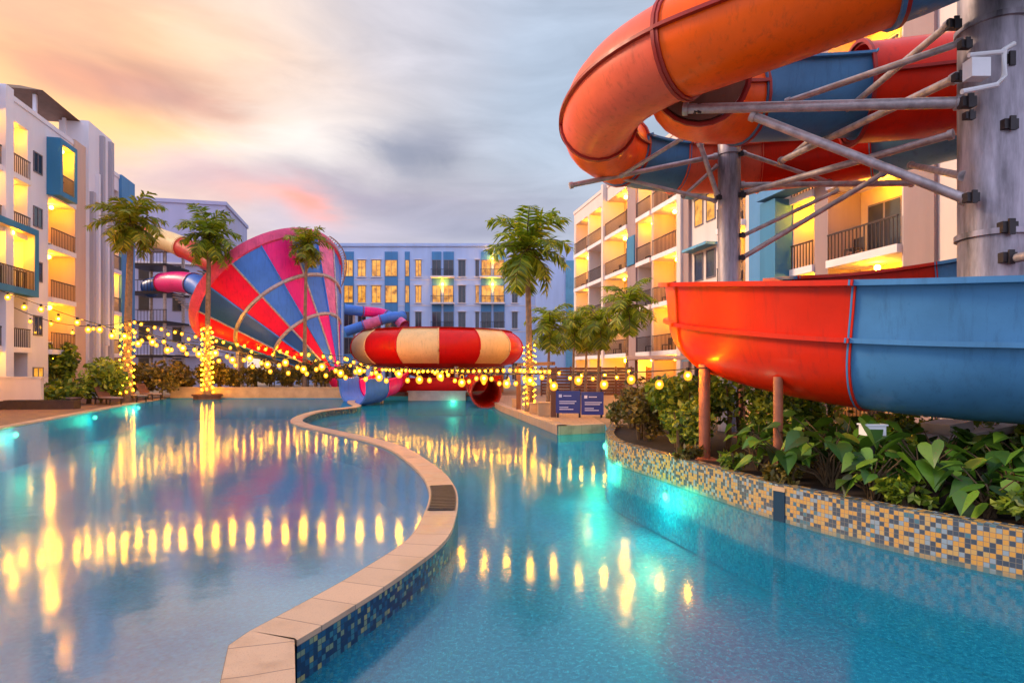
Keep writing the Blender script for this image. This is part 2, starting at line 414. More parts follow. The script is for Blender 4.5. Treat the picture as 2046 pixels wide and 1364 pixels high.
def make_sky():
    w = bpy.data.worlds.new('World'); sc.world = w; w.use_nodes = True
    t = NT(w.node_tree); bg = t.n['Background']
    tc = t.new('ShaderNodeTexCoord').outputs['Generated']
    ns = t.new('ShaderNodeTexSky', sky_type='NISHITA'); ns.sun_disc = False; ns.sun_elevation = SUN_EL; ns.sun_rotation = SUN_AZ
    sp = t.new('ShaderNodeSeparateXYZ'); t.l.new(tc, sp.inputs[0])
    X, Y, Z = sp.outputs
    az = t.math('MULTIPLY', t.math('ARCTAN2', X, Y), 57.2958)
    el = t.math('MULTIPLY', t.math('ARCSINE', Z), 57.2958)
    # cloud noise on a stretched direction
    mp = t.new('ShaderNodeMapping'); mp.inputs['Scale'].default_value = (1, 1, 3.2); t.l.new(tc, mp.inputs[0])
    nA = t.noise(mp.outputs[0], 3.2, 6, .6, .6); nB = t.noise(mp.outputs[0], 2.1, 4, .55, .3)
    mp2 = t.new('ShaderNodeMapping'); mp2.inputs['Scale'].default_value = (1, 1, 3.8); mp2.inputs['Rotation'].default_value = (0, R(6), 0); t.l.new(tc, mp2.inputs[0])
    nC = t.noise(mp2.outputs[0], 4.2, 7, .55, .5)
    azw = t.math('ADD', az, t.math('MULTIPLY', t.math('SUBTRACT', nA, .5), 13))
    elw = t.math('ADD', el, t.math('MULTIPLY', t.math('SUBTRACT', nB, .5), 8))
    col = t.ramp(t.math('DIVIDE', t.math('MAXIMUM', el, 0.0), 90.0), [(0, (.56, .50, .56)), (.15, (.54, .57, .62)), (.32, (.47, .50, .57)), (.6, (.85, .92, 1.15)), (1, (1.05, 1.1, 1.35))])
    back = t.math('MINIMUM', t.math('MAXIMUM', t.math('MULTIPLY', Y, -2.0), 0.0), 1.0)  # unseen rear sky, like the zenith, brightened as fill for the facades
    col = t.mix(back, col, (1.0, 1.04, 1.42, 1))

    def blob(col, px, py, sa, se, c, w, soft=1.0, warp=True):
        a0 = math.degrees(math.atan((px - CX) / F)); e0 = math.degrees(math.atan((HY - py) / math.hypot(F, px - CX)))
        u = t.math('DIVIDE', t.math('SUBTRACT', azw if warp else az, a0), sa); v = t.math('DIVIDE', t.math('SUBTRACT', elw if warp else el, e0), se)
        d = t.math('ADD', t.math('MULTIPLY', u, u), t.math('MULTIPLY', v, v))
        g = t.math('POWER', 2.71828, t.math('MULTIPLY', d, -1.0))
        return t.mix(t.math('MULTIPLY', g, w), col, c4(c))
    col = blob(col, 200, 200, 24, 17, (.98, .60, .31), .95, warp=False)
    col = blob(col, -300, 150, 24, 16, (1.15, .58, .16), .85, warp=False)
    col = blob(col, 540, 290, 13, 5, (.98, .90, .82), .85)
    col = blob(col, 420, 90, 11, 6, (.96, .74, .54), .8)
    col = blob(col, 50, 105, 11, 5, (1.25, .58, .04), .97)
    col = blob(col, 180, 240, 6, 2.4, (1.25, .62, .08), .95)
    col = blob(col, 60, 15, 14, 2.6, (.98, .46, .18), .75)
    col = blob(col, 235, 165, 7, 2.0, (.58, .18, .05), .98)
    col = blob(col, 350, 190, 5, 1.4, (.72, .31, .15), .9)
    col = blob(col, 130, 140, 5, 1.5, (.80, .28, .06), .9)
    col = blob(col, 1150, 170, 15, 13, (.42, .51, .63), .85, warp=False)
    col = blob(col, 760, 60, 9, 6, (.62, .58, .62), .6)
    col = blob(col, 840, 300, 5.5, 2.6, (.24, .23, .28), .95)
    col = blob(col, 760, 390, 14, 2.2, (.33, .26, .31), .95)
    col = blob(col, 960, 440, 12, 2.0, (.33, .30, .40), .85)
    col = blob(col, 450, 380, 9, 1.5, (.66, .38, .36), .85)
    col = blob(col, 600, 412, 2.4, .95, (1.3, .24, .06), .98)
    col = blob(col, 520, 410, 5, .9, (.95, .42, .26), .7)
    col = blob(col, 640, 470, 10, 1.8, (.50, .40, .52), .8)
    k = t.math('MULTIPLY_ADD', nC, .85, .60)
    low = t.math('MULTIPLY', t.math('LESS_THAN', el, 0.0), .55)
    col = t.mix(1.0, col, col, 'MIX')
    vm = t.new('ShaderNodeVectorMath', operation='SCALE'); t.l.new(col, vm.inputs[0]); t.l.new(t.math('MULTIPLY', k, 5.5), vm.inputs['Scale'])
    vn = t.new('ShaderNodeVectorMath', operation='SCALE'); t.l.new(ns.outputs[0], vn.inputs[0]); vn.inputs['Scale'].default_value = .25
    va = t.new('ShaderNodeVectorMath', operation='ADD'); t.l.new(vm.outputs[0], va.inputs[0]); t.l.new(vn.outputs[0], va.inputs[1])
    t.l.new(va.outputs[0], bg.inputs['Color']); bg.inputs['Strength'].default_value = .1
    w.cycles.sampling_method = 'MANUAL'; w.cycles.sample_map_resolution = 512


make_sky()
sc.cycles.use_denoising = True
sc.cycles.max_bounces = 8; sc.cycles.transparent_max_bounces = 12; sc.cycles.sample_clamp_indirect = 6

# ------------------------------------------------------------------ pool, water, ground
# centre line of the low wall between the two pools
WZ = .31
WP = [gr(x, y, WZ) for x, y in ((523, 1281), (645, 1212), (757, 1145), (852, 1077), (879, 1027), (886, 990), (879, 966), (862, 943), (826, 914), (790, 893), (735, 876), (664, 861), (611, 849), (592, 839), (610, 828), (646, 819), (712, 811))]
WP = WP + [Vector((-9.8, 36.5, WZ)), Vector((-11.0, 42.5, WZ))]
WC = [Vector((-.55, 1.0, WZ)), Vector((-1.03, 2.4, WZ)), Vector((-1.49, 3.5, WZ))] + spline(WP, 6)
# a crisp corner at the near bend
deckL = [(-10.5, -10), (-12.2, 5), (-16.8, 19.7), (-19.2, 26.7), (-21.5, 33.4), (-23.9, 41.5)]
PW = [(2.95, 18.2), (2.5, 16), (2.45, 14.2), (2.89, 12.5), (3.48, 10.27), (3.89, 8.86), (4.54, 7.5), (5.37, 6.3), (6.5, 5.0), (7.6, 3.2), (8.0, 0), (8.0, -10)]
deckR = [(-1.9, 44.5), (-1.3, 38), (-.62, 32.6), (.94, 24), (1.57, 20.5), (3.3, 21.3)]
outline = deckL + [(-11.3, 41.5), (-10.8, 44.5)] + deckR + PW


def sheet(name, poly, z, mat, **kw):
    b = MB(); b.face([(p[0], p[1], z) for p in poly]); return b.build(name, mat)


def ring_sheet(name, outer, inner, z, mat):
    import bmesh
    bm = bmesh.new(); ed = []
    for loop in (outer, inner):
        vs = [bm.verts.new((p[0], p[1], z)) for p in loop]
        for k in range(len(vs)): ed.append(bm.edges.new((vs[k], vs[(k + 1) % len(vs)])))
    bmesh.ops.triangle_fill(bm, use_beauty=True, use_dissolve=False, edges=ed, normal=(0, 0, 1))
    bmesh.ops.recalc_face_normals(bm, faces=bm.faces)
    me = bpy.data.meshes.new(name); bm.to_mesh(me); bm.free(); me.materials.append(mat)
    o = bpy.data.objects.new(name, me); COL.objects.link(o); return o


tag(ring_sheet('ground', [(-900, -700), (900, -700), (900, 900), (-900, 900)], outline[::-1], .30, M['ground']), kind='structure')
b = MB()
for k in range(len(outline) - 1):
    p, q = outline[k], outline[k + 1]
    if p in PW and q in PW: continue                # the planter wall closes the pool there
    b.face([(p[0], p[1], -1.2), (q[0], q[1], -1.2), (q[0], q[1], .30), (p[0], p[1], .30)])
tag(b.build('pool_side', M['pool_tile']), kind='structure')
b = MB(); b.face([(-40, -12, -1.15), (12, -12, -1.15), (12, 50, -1.15), (-40, 50, -1.15)])
tag(b.build('pool_floor', M['pool_tile']), kind='structure')
wc2 = [(p.x, p.y) for p in WC]
tag(sheet('pool_water_upper', [(-30, 1.0), (-30, 41.49)] + [(-11.0, 41.49)] + wc2[::-1][1:] + [(wc2[0][0], 1.0)], .265, M['water_up']), kind='structure')
tag(sheet('pool_water', [(20, -10), (20, 44.49), (-10.9, 44.49)] + wc2[::-1] + [(wc2[0][0], -10)], 0.0, M['water']), kind='structure')
tag(sheet('pool_water_near', [(-30, -10), (wc2[0][0] - .21, -10), (wc2[0][0] - .21, .998), (-30, .998)], .265, M['water_up']), kind='structure')

# paved decks, laid just above the ground
L0 = [(p[0], p[1]) for p in deckL]
tag(sheet('deck_paving', [(p[0] - .38, p[1]) for p in L0[::1]][::-1] + [(-24, -10), (-33, 41.5)][0:1] + [(-34, 20), (-36, 41.5)], .304, M['deck']), kind='structure')
b = MB()
for k in range(len(L0) - 1):
    p, q = L0[k], L0[k + 1]
    d = math.hypot(q[0] - p[0], q[1] - p[1])
    b.face([(p[0] + .03, p[1], .312), (q[0] + .03, q[1], .312), (q[0] - .40, q[1], .312), (p[0] - .40, p[1], .312)], 0, [(k * 9, 0), (k * 9 + d, 0), (k * 9 + d, .4), (k * 9, .4)])
    b.face([(p[0] + .03, p[1], .24), (q[0] + .03, q[1], .24), (q[0] + .03, q[1], .312), (p[0] + .03, p[1], .312)], 0, [(k * 9, 0), (k * 9 + d, 0), (k * 9 + d, .07), (k * 9, .07)])
tag(b.build('pool_coping', M['coping']), kind='structure')
tag(sheet('terrace_paving', deckR + [(3.3, 25), (12, 25), (12, 46), (-1.9, 46)], .304, M['tan_deck']), kind='structure')

b = MB(); acc = 0
for k in range(len(deckR) - 1):
    p, q = Vector((*deckR[k], 0)), Vector((*deckR[k + 1], 0)); d = (q - p).length
    n_ = Vector((-(q - p).y, (q - p).x, 0)).normalized()
    if n_.x > 0 and k < 4: n_ = -n_
    if k == 4: n_ = Vector((.1, -1, 0)).normalized()
    o1, o2, h = p + n_ * .03, q + n_ * .03, Vector((0, 0, 1))
    b.face([o1 - h * .25, o2 - h * .25, o2 + h * .312, o1 + h * .312], 0, [(acc, 0), (acc + d, 0), (acc + d, .5), (acc, .5)])
    b.face([o1 + h * .312, o2 + h * .312, q - n_ * .38 + h * .312, p - n_ * .38 + h * .312], 0, [(acc, 0), (acc + d, 0), (acc + d, .4), (acc, .4)])
    acc += d
tag(b.build('terrace_edge', M['coping']), kind='structure')

# dividing wall: coping + tiled faces + dark slatted strip
W = .215
b = MB(); acc = 0
LR = []
for k, p in enumerate(WC):
    t_ = (WC[min(k + 1, len(WC) - 1)] - WC[max(k - 1, 0)]).normalized(); n_ = Vector((t_.y, -t_.x, 0))
    LR.append((p - n_ * W, p + n_ * W))
for k in range(len(WC) - 1):
    d = (WC[k + 1] - WC[k]).length
    l0, r0 = LR[k]; l1, r1 = LR[k + 1]
    u0, u1 = acc, acc + d; acc += d
    z = Vector((0, 0, 1))
    b.face([l0, r0, r1, l1], 0, [(u0, 0), (u0, .43), (u1, .43), (u1, 0)])
    for a0, a1, s in ((r0, r1, 1), (l1, l0, -1)):
        uu = (u0, u1) if s > 0 else (u1, u0)
        e = Vector((t_.y, -t_.x, 0)) * 0
        b.face([a0 - z * .045, a1 - z * .045, a1, a0], 0, [(uu[0], 0), (uu[1], 0), (uu[1], .045), (uu[0], .045)])
        b.face([a0 - z * .8, a1 - z * .8, a1 - z * .045, a0 - z * .045], 1, [(uu[0], -.49), (uu[1], -.49), (uu[1], .27), (uu[0], .27)])
        b.face([a0 - z * 1.5, a1 - z * 1.5, a1 - z * .8, a0 - z * .8], 2, [(uu[0], -1.2), (uu[1], -1.2), (uu[1], -.03), (uu[0], -.03)])
wall = b.build('pool_dividing_wall', [M['coping'], M['weir_tile'], M['pool_tile']])
tag(wall, 'curving low wall with pink stone top and dark blue mosaic side between the two pools', 'pool wall')
b = MB()  # dark patch with leaves on the bend, built as a slatted strip
ks = [k for k, p in enumerate(WC) if 968 < HY + F * (CZ - WZ) / p.y < 1022 and p.y < 10]
z = Vector((0, 0, .006)); zz = Vector((0, 0, .018))
for k in ks[:-1]:
    l0, r0 = LR[k]; l1, r1 = LR[k + 1]
    b.face([l0.lerp(r0, .06) + z, r0.lerp(l0, .06) + z, r1.lerp(l1, .06) + z, l1.lerp(r1, .06) + z])
    for q in (.1, .6):
        a, c = l0.lerp(l1, q), r0.lerp(r1, q); a2, c2 = l0.lerp(l1, q + .25), r0.lerp(r1, q + .25)
        b.loft([[a.lerp(c, .1) + z * .5, a2.lerp(c2, .1) + z * .5, a2.lerp(c2, .1) + zz, a.lerp(c, .1) + zz], [a.lerp(c, .9) + z * .5, a2.lerp(c2, .9) + z * .5, a2.lerp(c2, .9) + zz, a.lerp(c, .9) + zz]])
tag(b.build('dark_strip', M['bracket']), 'dark slatted strip lying on the bend of the curved pool wall', 'drain grate')

# raised planter on the right with mosaic face
PZ = .53
b = MB(); acc = 0
pw = [Vector((x, y, 0)) for x, y in [(3.5, 21.0)] + PW]
pws = spline(pw[:11], 4) + pw[11:]
for k in range(len(pws) - 1):
    p, q = pws[k], pws[k + 1]; d = (q - p).length
    n_ = Vector(((q - p).y, -(q - p).x, 0)).normalized() * -.22
    off = Vector((-n_.x, -n_.y, 0)).normalized() * .012
    p2, q2 = p + off, q + off
    b.face([p2 + Vector((0, 0, -1.1)), q2 + Vector((0, 0, -1.1)), q2 + Vector((0, 0, -.03)), p2 + Vector((0, 0, -.03))], 1, [(acc, -1.1), (acc + d, -1.1), (acc + d, 0), (acc, 0)])
    b.face([p2 + Vector((0, 0, -.03)), q2 + Vector((0, 0, -.03)), q2 + Vector((0, 0, PZ)), p2 + Vector((0, 0, PZ))], 0, [(acc, -.03), (acc + d, -.03), (acc + d, PZ), (acc, PZ)])
    b.face([p2 + Vector((0, 0, PZ)), q2 + Vector((0, 0, PZ)), q + n_ + Vector((0, 0, PZ)), p + n_ + Vector((0, 0, PZ))], 0, [(acc, 0), (acc + d, 0), (acc + d, .22), (acc, .22)])
    b.face([p + n_ + Vector((0, 0, PZ)), q + n_ + Vector((0, 0, PZ)), q + n_ + Vector((0, 0, .3)), p + n_ + Vector((0, 0, .3))], 0, [(acc, 0), (acc + d, 0), (acc + d, .22), (acc, .22)])
    acc += d
pl = b.build('planter_wall', [M['wall_tile'], M['pool_tile']])
tag(pl, 'low planter wall faced with yellow, navy and grey mosaic along the right side of the pool', 'planter wall')
tag(sheet('planter_soil', [(p.x + .2, p.y) for p in pws[2:]] + [(30, -10), (30, 19)], .46, M['soil']), kind='structure')
# water outlet post in the planter wall
b = MB()
p = Vector((3.93, 8.78, 0)); T = Matrix.Translation(p) @ Matrix.Rotation(R(-58), 4, 'Z')
b.box(-.09, .09, -.05, .2, -.9, .44, 0, T); b.box(-.10, .10, -.06, .21, .443, .50, 1, T)
o = b.build('outlet_spout', [M['weir_tile'], M['planter']])
tag(o, 'short dark tiled water outlet post with tan cap set into the mosaic planter wall', 'water outlet')


# ------------------------------------------------------------------ underwater pool lights
def pool_light(name, p, d, label, power):
    e = empty(name, p, 0, label, 'pool light', 'underwater lights round the pools')
    d = Vector(d).normalized()
    q = d.to_track_quat('Z', 'Y').to_matrix().to_4x4()
    b = MB(); n = 14
    b.loft([[q @ Vector((r * math.cos(2 * PI * k / n), r * math.sin(2 * PI * k / n), z)) for k in range(n)] for r, z in ((.08, .02), (.08, .05), (.001, .055))])
    b.build('lens', M['pool_lamp'], e)
    b = MB()
    b.loft([[q @ Vector((r * math.cos(2 * PI * k / n), r * math.sin(2 * PI * k / n), z)) for k in range(n)] for r, z in ((.13, .005), (.13, .03), (.08, .045), (.08, .01))], cap=False)
    b.build('rim', M['steel_pipe'], e)
    l = bpy.data.lights.new('glow', 'POINT'); l.energy = power; l.color = (.06, 1, .52); l.shadow_soft_size = .3
    lo = bpy.data.objects.new('glow', l); COL.objects.link(lo); lo.parent = e; lo.location = d * .45 + Vector((0, 0, -.12))
    return e


pool_light('pool_light', (3.06, 11.85, -.28), (-1, -.4, .0), 'underwater light glowing teal beneath the mosaic planter wall near the shrubs', 105)
pool_light('pool_light', (2.48, 15.0, -.25), (-1, -.3, 0), 'underwater light under the orange lit shrub at the end of the planter wall', 105)
pool_light('pool_light', (3.0, 19.2, -.22), (-1, -.6, 0), 'underwater light in the small inlet below the navy sign board', 110)
pool_light('pool_light', (-17.05, 20.6, 0), (1, -.5, 0), 'underwater light at the left edge of the upper pool below the brown deck', 95)
pool_light('pool_light', (-19.6, 28.2, 0), (1, -.5, 0), 'underwater light below the brown deck in front of the sun loungers', 95)
pool_light('pool_light', (-22.1, 35.5, 0), (1, -.6, 0), 'underwater light at the far end of the brown deck edge', 110)
pool_light('pool_light', (-4.3, 44.3, -.12), (0, -1, .1), 'underwater light in the far wall beneath the striped bowl slide', 70)

# ------------------------------------------------------------------ buildings
DIR = math.atan2(.9769, -.2139)


def fwin(parent, x0, x1, z0, z1, lit=False, y=0.0, split=2):
    b = MB(); w = .06
    b.box(x0, x1, y - .05, y + .02, z1 - w, z1); b.box(x0, x1, y - .05, y + .02, z0, z0 + w)
    b.box(x0, x0 + w, y - .048, y + .02, z0 + w, z1 - w); b.box(x1 - w, x1, y - .048, y + .02, z0 + w, z1 - w)
    for k in range(1, split):
        xm = x0 + (x1 - x0) * k / split; b.box(xm - .025, xm + .025, y - .046, y + .02, z0 + w, z1 - w)
    f = b.build('window', M['frame'], parent)
    b = MB(); b.box(x0 + w, x1 - w, y - .02, y - .004, z0 + w, z1 - w)
    b.build('pane', M['lit_pane'] if lit else M['dark_glass'], f)
    return f


RAILS, LAMP = {}, None


def balcony(parent, x0, x1, z, h, rec, lit, rnd, solid=None):
    """slab part with railing, glass door and ceiling lamp sub-parts; z is the floor level"""
    global LAMP
    b = MB(); b.box(x0 + .002, x1 - .002, -.22, rec - .002, z - .30, z)
    s = b.build('balcony', M['slab'], parent)
    b = MB()
    if solid:
        b.box(x0 + .05, x1 - .05, -.16, -.08, z + .002, z + 1.0)
        b.build('railing', solid, s)
    else:
        n = int((x1 - x0) / .19)
        for k in range(n + 1):
            x = x0 + .06 + (x1 - x0 - .12) * k / n
            b.box(x - .018, x + .018, -.16, -.13, z + .002, z + 1.0)
        b.box(x0 + .03, x1 - .03, -.18, -.11, z + 1.0, z + 1.06)
        b.build('railing', M['rail'], s)
    b = MB(); xm0, xm1 = x0 + (x1 - x0) * .12, x1 - (x1 - x0) * .18
    b.box(xm0, xm1, rec - .06, rec - .002, z + .002, z + 2.25, 0)
    xs = xm0
    wd = (xm1 - xm0) / 3
    for k in range(3):
        mi = 1 if k != 1 else (2 if rnd.random() < .6 else 1)
        b.box(xm0 + k * wd + .05, xm0 + (k + 1) * wd - .05, rec - .075, rec - .062, z + .08, z + 2.17, mi)
    b.build('glass_door', [M['frame'], M['dark_glass'], M['rail_glass']], s)
    if x1 - x0 > 2.0 and rnd.random() < .6:
        b = MB(); xc = x0 + .25
        b.box(xc, xc + .5, .45, .95, z + .40, z + .45); b.box(xc, xc + .5, .92, .97, z + .45, z + .9)
        for q, w in ((0, 0), (.46, 0), (0, .46), (.46, .46)): b.box(xc + q, xc + q + .04, .45 + w, .49 + w, z + .003, z + .40)
        b.build('chair', M['rail'], s)
    if x1 - x0 > 1.9 and rnd.random() < .7:
        b = MB(); xa = x1 - .85
        b.box(xa, xa + .75, rec - .42, rec - .10, z + .03, z + .58); b.box(xa + .1, xa + .5, rec - .435, rec - .422, z + .1, z + .5, 1)
        b.build('air_conditioner', [M['white_plastic'], M['rail']], s)
    if lit:
        if LAMP is None:
            b = MB(); b.ball((0, 0, 0), .13, 10, 6); LAMP = b.build('ceiling_lamp', M['lamp'], s, True)
            LAMP.location = ((x0 + x1) / 2, rec * .45, z + h - .52)
        else:
            cl_ = child(LAMP, s, ((x0 + x1) / 2 + rnd.uniform(-.3, .3), rec * .45, z + h - .52)); cl_.scale = (rnd.uniform(.65, 1.15),) * 3


def wing(name, label, origin, ang, s0, s1, depth, nf, h, base, par, bays, wallmat, rec=1.5, seed=1, soff='soffit'):
    """a slab block: bays = (a, b, kind, opts). kinds: solid, balcony, fin"""
    e = empty(name, origin, ang, label, 'building')
    rnd = random.Random(seed)
    top = base + nf * h; zt = top + par
    b = MB()
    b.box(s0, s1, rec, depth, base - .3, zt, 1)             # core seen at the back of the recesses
    walls = MB(); cur = s0
    mats = {'w': wallmat}
    for a, c, kind, o in sorted(bays, key=lambda q: q[0]):
        if a > cur + .01: walls.box(cur, a, 0, rec - .003, base - .3, zt)
        if kind == 'balcony':
            for f in range(nf):
                zz = base + f * h
                lit = o.get('lit', .8)
                lit = lit[f] if isinstance(lit, (list, tuple)) else rnd.random() < lit
                balcony(e, a, c, zz, h, rec, lit, rnd, o.get('solid'))
            walls.box(a + .001, c - .001, 0, rec - .003, top - .28, zt)
        else:
            pr = o.get('proud', .25)
            q = MB(); q.box(a, c, -pr, rec - .006, o.get('z0', base - .3), o.get('z1', zt + o.get('up', .15)))
            q.build(o.get('name', 'pilaster'), M[o['mat']], e)
        cur = c
    if cur < s1: walls.box(cur, s1, 0, rec - .003, base - .3, zt)
    walls.box(s0 - .05, s1 + .05, -.06, 0 - .002, zt - .22, zt + .06)
    walls.box(s0 - .05, s1 + .05, -.002, depth + .05, zt + .003, zt + .06)
    walls.build('facade', wallmat, e)
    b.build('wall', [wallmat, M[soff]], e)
    return e


# left block: local x runs away from the camera along the courtyard
Lo = (-20.3 - .219 * 28, 28, 0)
bays = [(-5.2, -2.6, 'balcony', {'lit': 1}), (-.6, 1.6, 'balcony', {'lit': 1}), (2.0, 4.0, 'balcony', {'lit': [1, 0, 1, 1, 1]}), (4.0, 4.7, 'fin', {'mat': 'white', 'proud': .35}), (4.75, 6.7, 'balcony', {'lit': [0, 0, 1, 1, 1]}),
        (8.9, 11.9, 'balcony', {'lit': [1, 1, 1, 1, 1]}), (11.9, 13.4, 'fin', {'mat': 'beige', 'proud': .12}),
        (13.4, 17.0, 'fin', {'mat': 'white', 'proud': .3, 'up': 2.0, 'name': 'tower'}), (17.3, 19.0, 'balcony', {'lit': [0, 1, 1, 1, 0]}), (19.05, 21.6, 'fin', {'mat': 'blue_pale_wall', 'proud': .2, 'z0': 3.4, 'up': .1, 'name': 'blue_panel'})]
LB = wing('hotel_wing', 'white hotel wing with blue framed balconies left of the pool', Lo, DIR, -8, 21.7, 14, 5, 3.2, .3, 1.0, bays, M['white'], seed=3)
b = MB()                                                      # thick blue frames round two balconies
def frame_box(b, a, c, z0, z1, pr, th):
    b.box(a - th, c + th, -pr, -.003, z1, z1 + th); b.box(a - th, c + th, -pr, -.003, z0 - th, z0)
    b.box(a - th, a, -pr, -.003, z0, z1); b.box(c, c + th, -pr, -.003, z0, z1)
frame_box(b, 9.0, 10.5, 13.2, 16.1, .75, .3); fr1 = b.build('blue_frame', M['blue_wall'], LB)
b = MB(); frame_box(b, 3.0, 6.3, 6.75, 9.9, .6, .35); fr2 = b.build('blue_frame', M['blue_wall'], LB)
for fr_, x0, x1, z0, z1, pr in ((fr1, 9.0, 10.5, 13.2, 16.1, .75), (fr2, 3.0, 6.3, 6.75, 9.9, .6)):
    b = MB(); b.box(x1 - .03, x1 - .003, -pr + .05, -.006, z0 + .003, z1 - .003); b.box(x0 + .003, x1 - .033, -pr + .05, -.006, z1 - .03, z1 - .003); b.build('lining', M['soffit'], fr_)  # yellowish lining added so the jamb reads as lit
    b = MB(); n = int((x1 - x0) / .14)
    for k in range(n + 1): b.box(x0 + .03 + (x1 - x0 - .1) * k / n, x0 + .06 + (x1 - x0 - .1) * k / n, -pr + .06, -pr + .09, z0 + .004, z0 + 1.0)
    b.box(x0 + .005, x1 - .04, -pr + .05, -pr + .10, z0 + 1.0, z0 + 1.06); b.build('railing', M['rail'], fr_)
    child(LAMP, fr_, ((x0 + x1) / 2, -pr * .45, z1 - .22))  # second lamp added in each frame so the far jamb glows yellow
for x0, x1, mt, z0, z1 in ((13.5, 13.9, 'grey_fin', .3, 14.5), (14.35, 14.6, 'white', 3, 16.0), (15.0, 15.35, 'grey_fin', 2, 18.9), (15.8, 16.05, 'white', 4, 12.5), (16.4, 16.8, 'grey_fin', .3, 19.0)):
    b = MB(); b.box(x0, x1, -.55, -.303, z0, z1); b.build('fin', M[mt], LB)
b = MB(); b.box(14.65, 14.95, -.36, -.305, 4.2, 7.0); b.build('wall_light', M['lit_pane'], LB)
for f in range(1, 5): fwin(LB, 7.25, 8.2, .3 + f * 3.2 + .75, .3 + f * 3.2 + 1.95, False, -.003, 2)
fwin(LB, 7.2, 8.3, 1.0, 2.4, True, -.003, 2)
b = MB(); T = None                                             # brown hipped pergola on the roof
for x in (9.5, 13.0):
    for y in (1.0, 4.5): b.box(x - .08, x + .08, y - .08, y + .08, 17.37, 19.3)
pg = empty('roof_pergola', Lo, DIR, 'brown roofed pergola standing on top of the left hotel wing', 'pergola')
for x in (9.5, 13.0):
    for y in (1.0, 4.5):
        b = MB(); b.box(x - .09, x + .09, y - .09, y + .09, 17.37, 19.2); b.build('post', M['white'], pg)
b = MB(); b.loft([[(8.7, .2, 19.2), (13.8, .2, 19.2), (13.8, 5.3, 19.2), (8.7, 5.3, 19.2)], [(10.7, 2.4, 20.2), (11.8, 2.4, 20.2), (11.8, 3.1, 20.2), (10.7, 3.1, 20.2)]])
b.build('roof', M['brown_roof'], pg)

# right block: local x runs towards the camera
Ro = (18.55 - .219 * 57.5, 57.5, 0)
bays = [(.5, 3.9, 'balcony', {'lit': [1, 1, 1, 1, 1]}), (4.2, 8.1, 'balcony', {'lit': [1, 1, 0, 0, 1]}), (8.1, 8.5, 'fin', {'mat': 'white_warm', 'proud': .35}), (8.5, 12.9, 'balcony', {'lit': 1}),
        (13.0, 14.5, 'fin', {'mat': 'taupe', 'proud': .15}), (14.6, 16.9, 'balcony', {'lit': [1, 0, 0, 1, 1]}), (16.9, 17.2, 'fin', {'mat': 'beige', 'proud': .05}), (17.2, 20.9, 'balcony', {'lit': 1}), (21.0, 21.5, 'fin', {'mat': 'white_warm', 'proud': .35}), (21.5, 22.2, 'fin', {'mat': 'taupe', 'proud': .2}),
        (25.2, 27.6, 'balcony', {'lit': 1}), (28.2, 29.4, 'fin', {'mat': 'blue_pale_wall', 'proud': .2, 'z0': 6.5, 'name': 'blue_panel'}), (30.1, 31.2, 'fin', {'mat': 'blue_wall', 'proud': .9, 'z0': 3.4, 'z1': 9.9, 'name': 'blue_panel'}), (31.25, 32.7, 'balcony', {'lit': 1}),
        (32.7, 33.5, 'fin', {'mat': 'taupe', 'proud': .1}), (33.5, 37.0, 'balcony', {'lit': 1}), (37.2, 38.4, 'fin', {'mat': 'taupe', 'proud': .15}), (39.6, 42.2, 'balcony', {'lit': 1}), (43.0, 44.2, 'fin', {'mat': 'taupe', 'proud': .15})]
RB = wing('hotel_wing', 'warm white hotel wing with yellow lit balconies behind the red and blue slides', Ro, DIR - PI, 0, 48, 14, 5, 3.2, .3, 1.0, bays, M['white_warm'], seed=8)
for f in range(5):
    z = .3 + f * 3.2
    for x0, lit in ((22.6, f in (1, 3)), (23.9, f == 3)): fwin(RB, x0, x0 + .95, z + .7, z + 2.3, lit, -.003, 1)
b = MB(); b.box(13.1, 14.4, -.24, -.153, 9.9, 12.0); b.build('blue_panel', M['blue_wall'], RB)
b = MB(); b.box(30.1, 33.4, -1.1, -.22, 10.0, 10.5); b.build('canopy', M['blue_pale_wall'], RB)
for f in range(5):
    b = MB(); b.box(22.3, 25.0, -.7, -.003, .3 + f * 3.2 + 2.45, .3 + f * 3.2 + 2.6); b.build('canopy', M['light_blue'], RB)

# far block, facing the camera
FB = empty('apartment_block', (0, 80, 0), 0, 'long pale blue block with dark blue window strips beyond the striped bowl slide', 'building')
b = MB(); b.box(-32, 8.0, .0, 14, .0, 18.7); b.box(-32.2, 8.2, -.25, 14.2, 18.703, 19.1); b.build('wall', M['pale_blue'], FB)
b = MB(); b.box(3.1, 8.0, -1.6, -.003, 0, 18.70); b.build('end_bay', M['pale_blue'], FB)
b = MB(); b.box(7.0, 8.05, -1.9, -1.603, 0, 16.5); b.build('blue_panel', M['light_blue'], FB)


def fx(x): return (x - CX) / F * 80


rows = [(14.7, 16.9), (11.2, 13.5), (7.8, 10.0), (4.4, 6.6), (1.0, 3.2)]
cols = [(687, 707, 'strip', [1, 1, 0, 0, 0]), (714, 732, 'win', [1, 1, 0, 0, 0]), (742, 762, 'win', [1, 1, 0, 0, 0]), (769, 795, 'strip', [1, 1, 0, 0, 0]), (809, 819, 'strip', [1, 1, 0, 0, 0]), (829, 843, 'win', [1, 1, 0, 0, 0]),
        (863, 882, 'strip', [0, 1, 0, 1, 0]), (886, 907, 'strip', [0, 1, 0, 1, 0]), (915, 931, 'win', [0, 0, 0, 0, 0]), (949, 958, 'win', [0, 1, 0, 0, 0]), (961, 982, 'strip', [1, 1, 0, 0, 0]), (986, 1008, 'strip', [1, 1, 0, 0, 0]), (1022, 1035, 'win', [0, 0, 0, 0, 0]),
        (660, 675, 'win', [1, 0, 1, 0, 0]), (628, 648, 'strip', [1, 0, 0, 1, 0])]
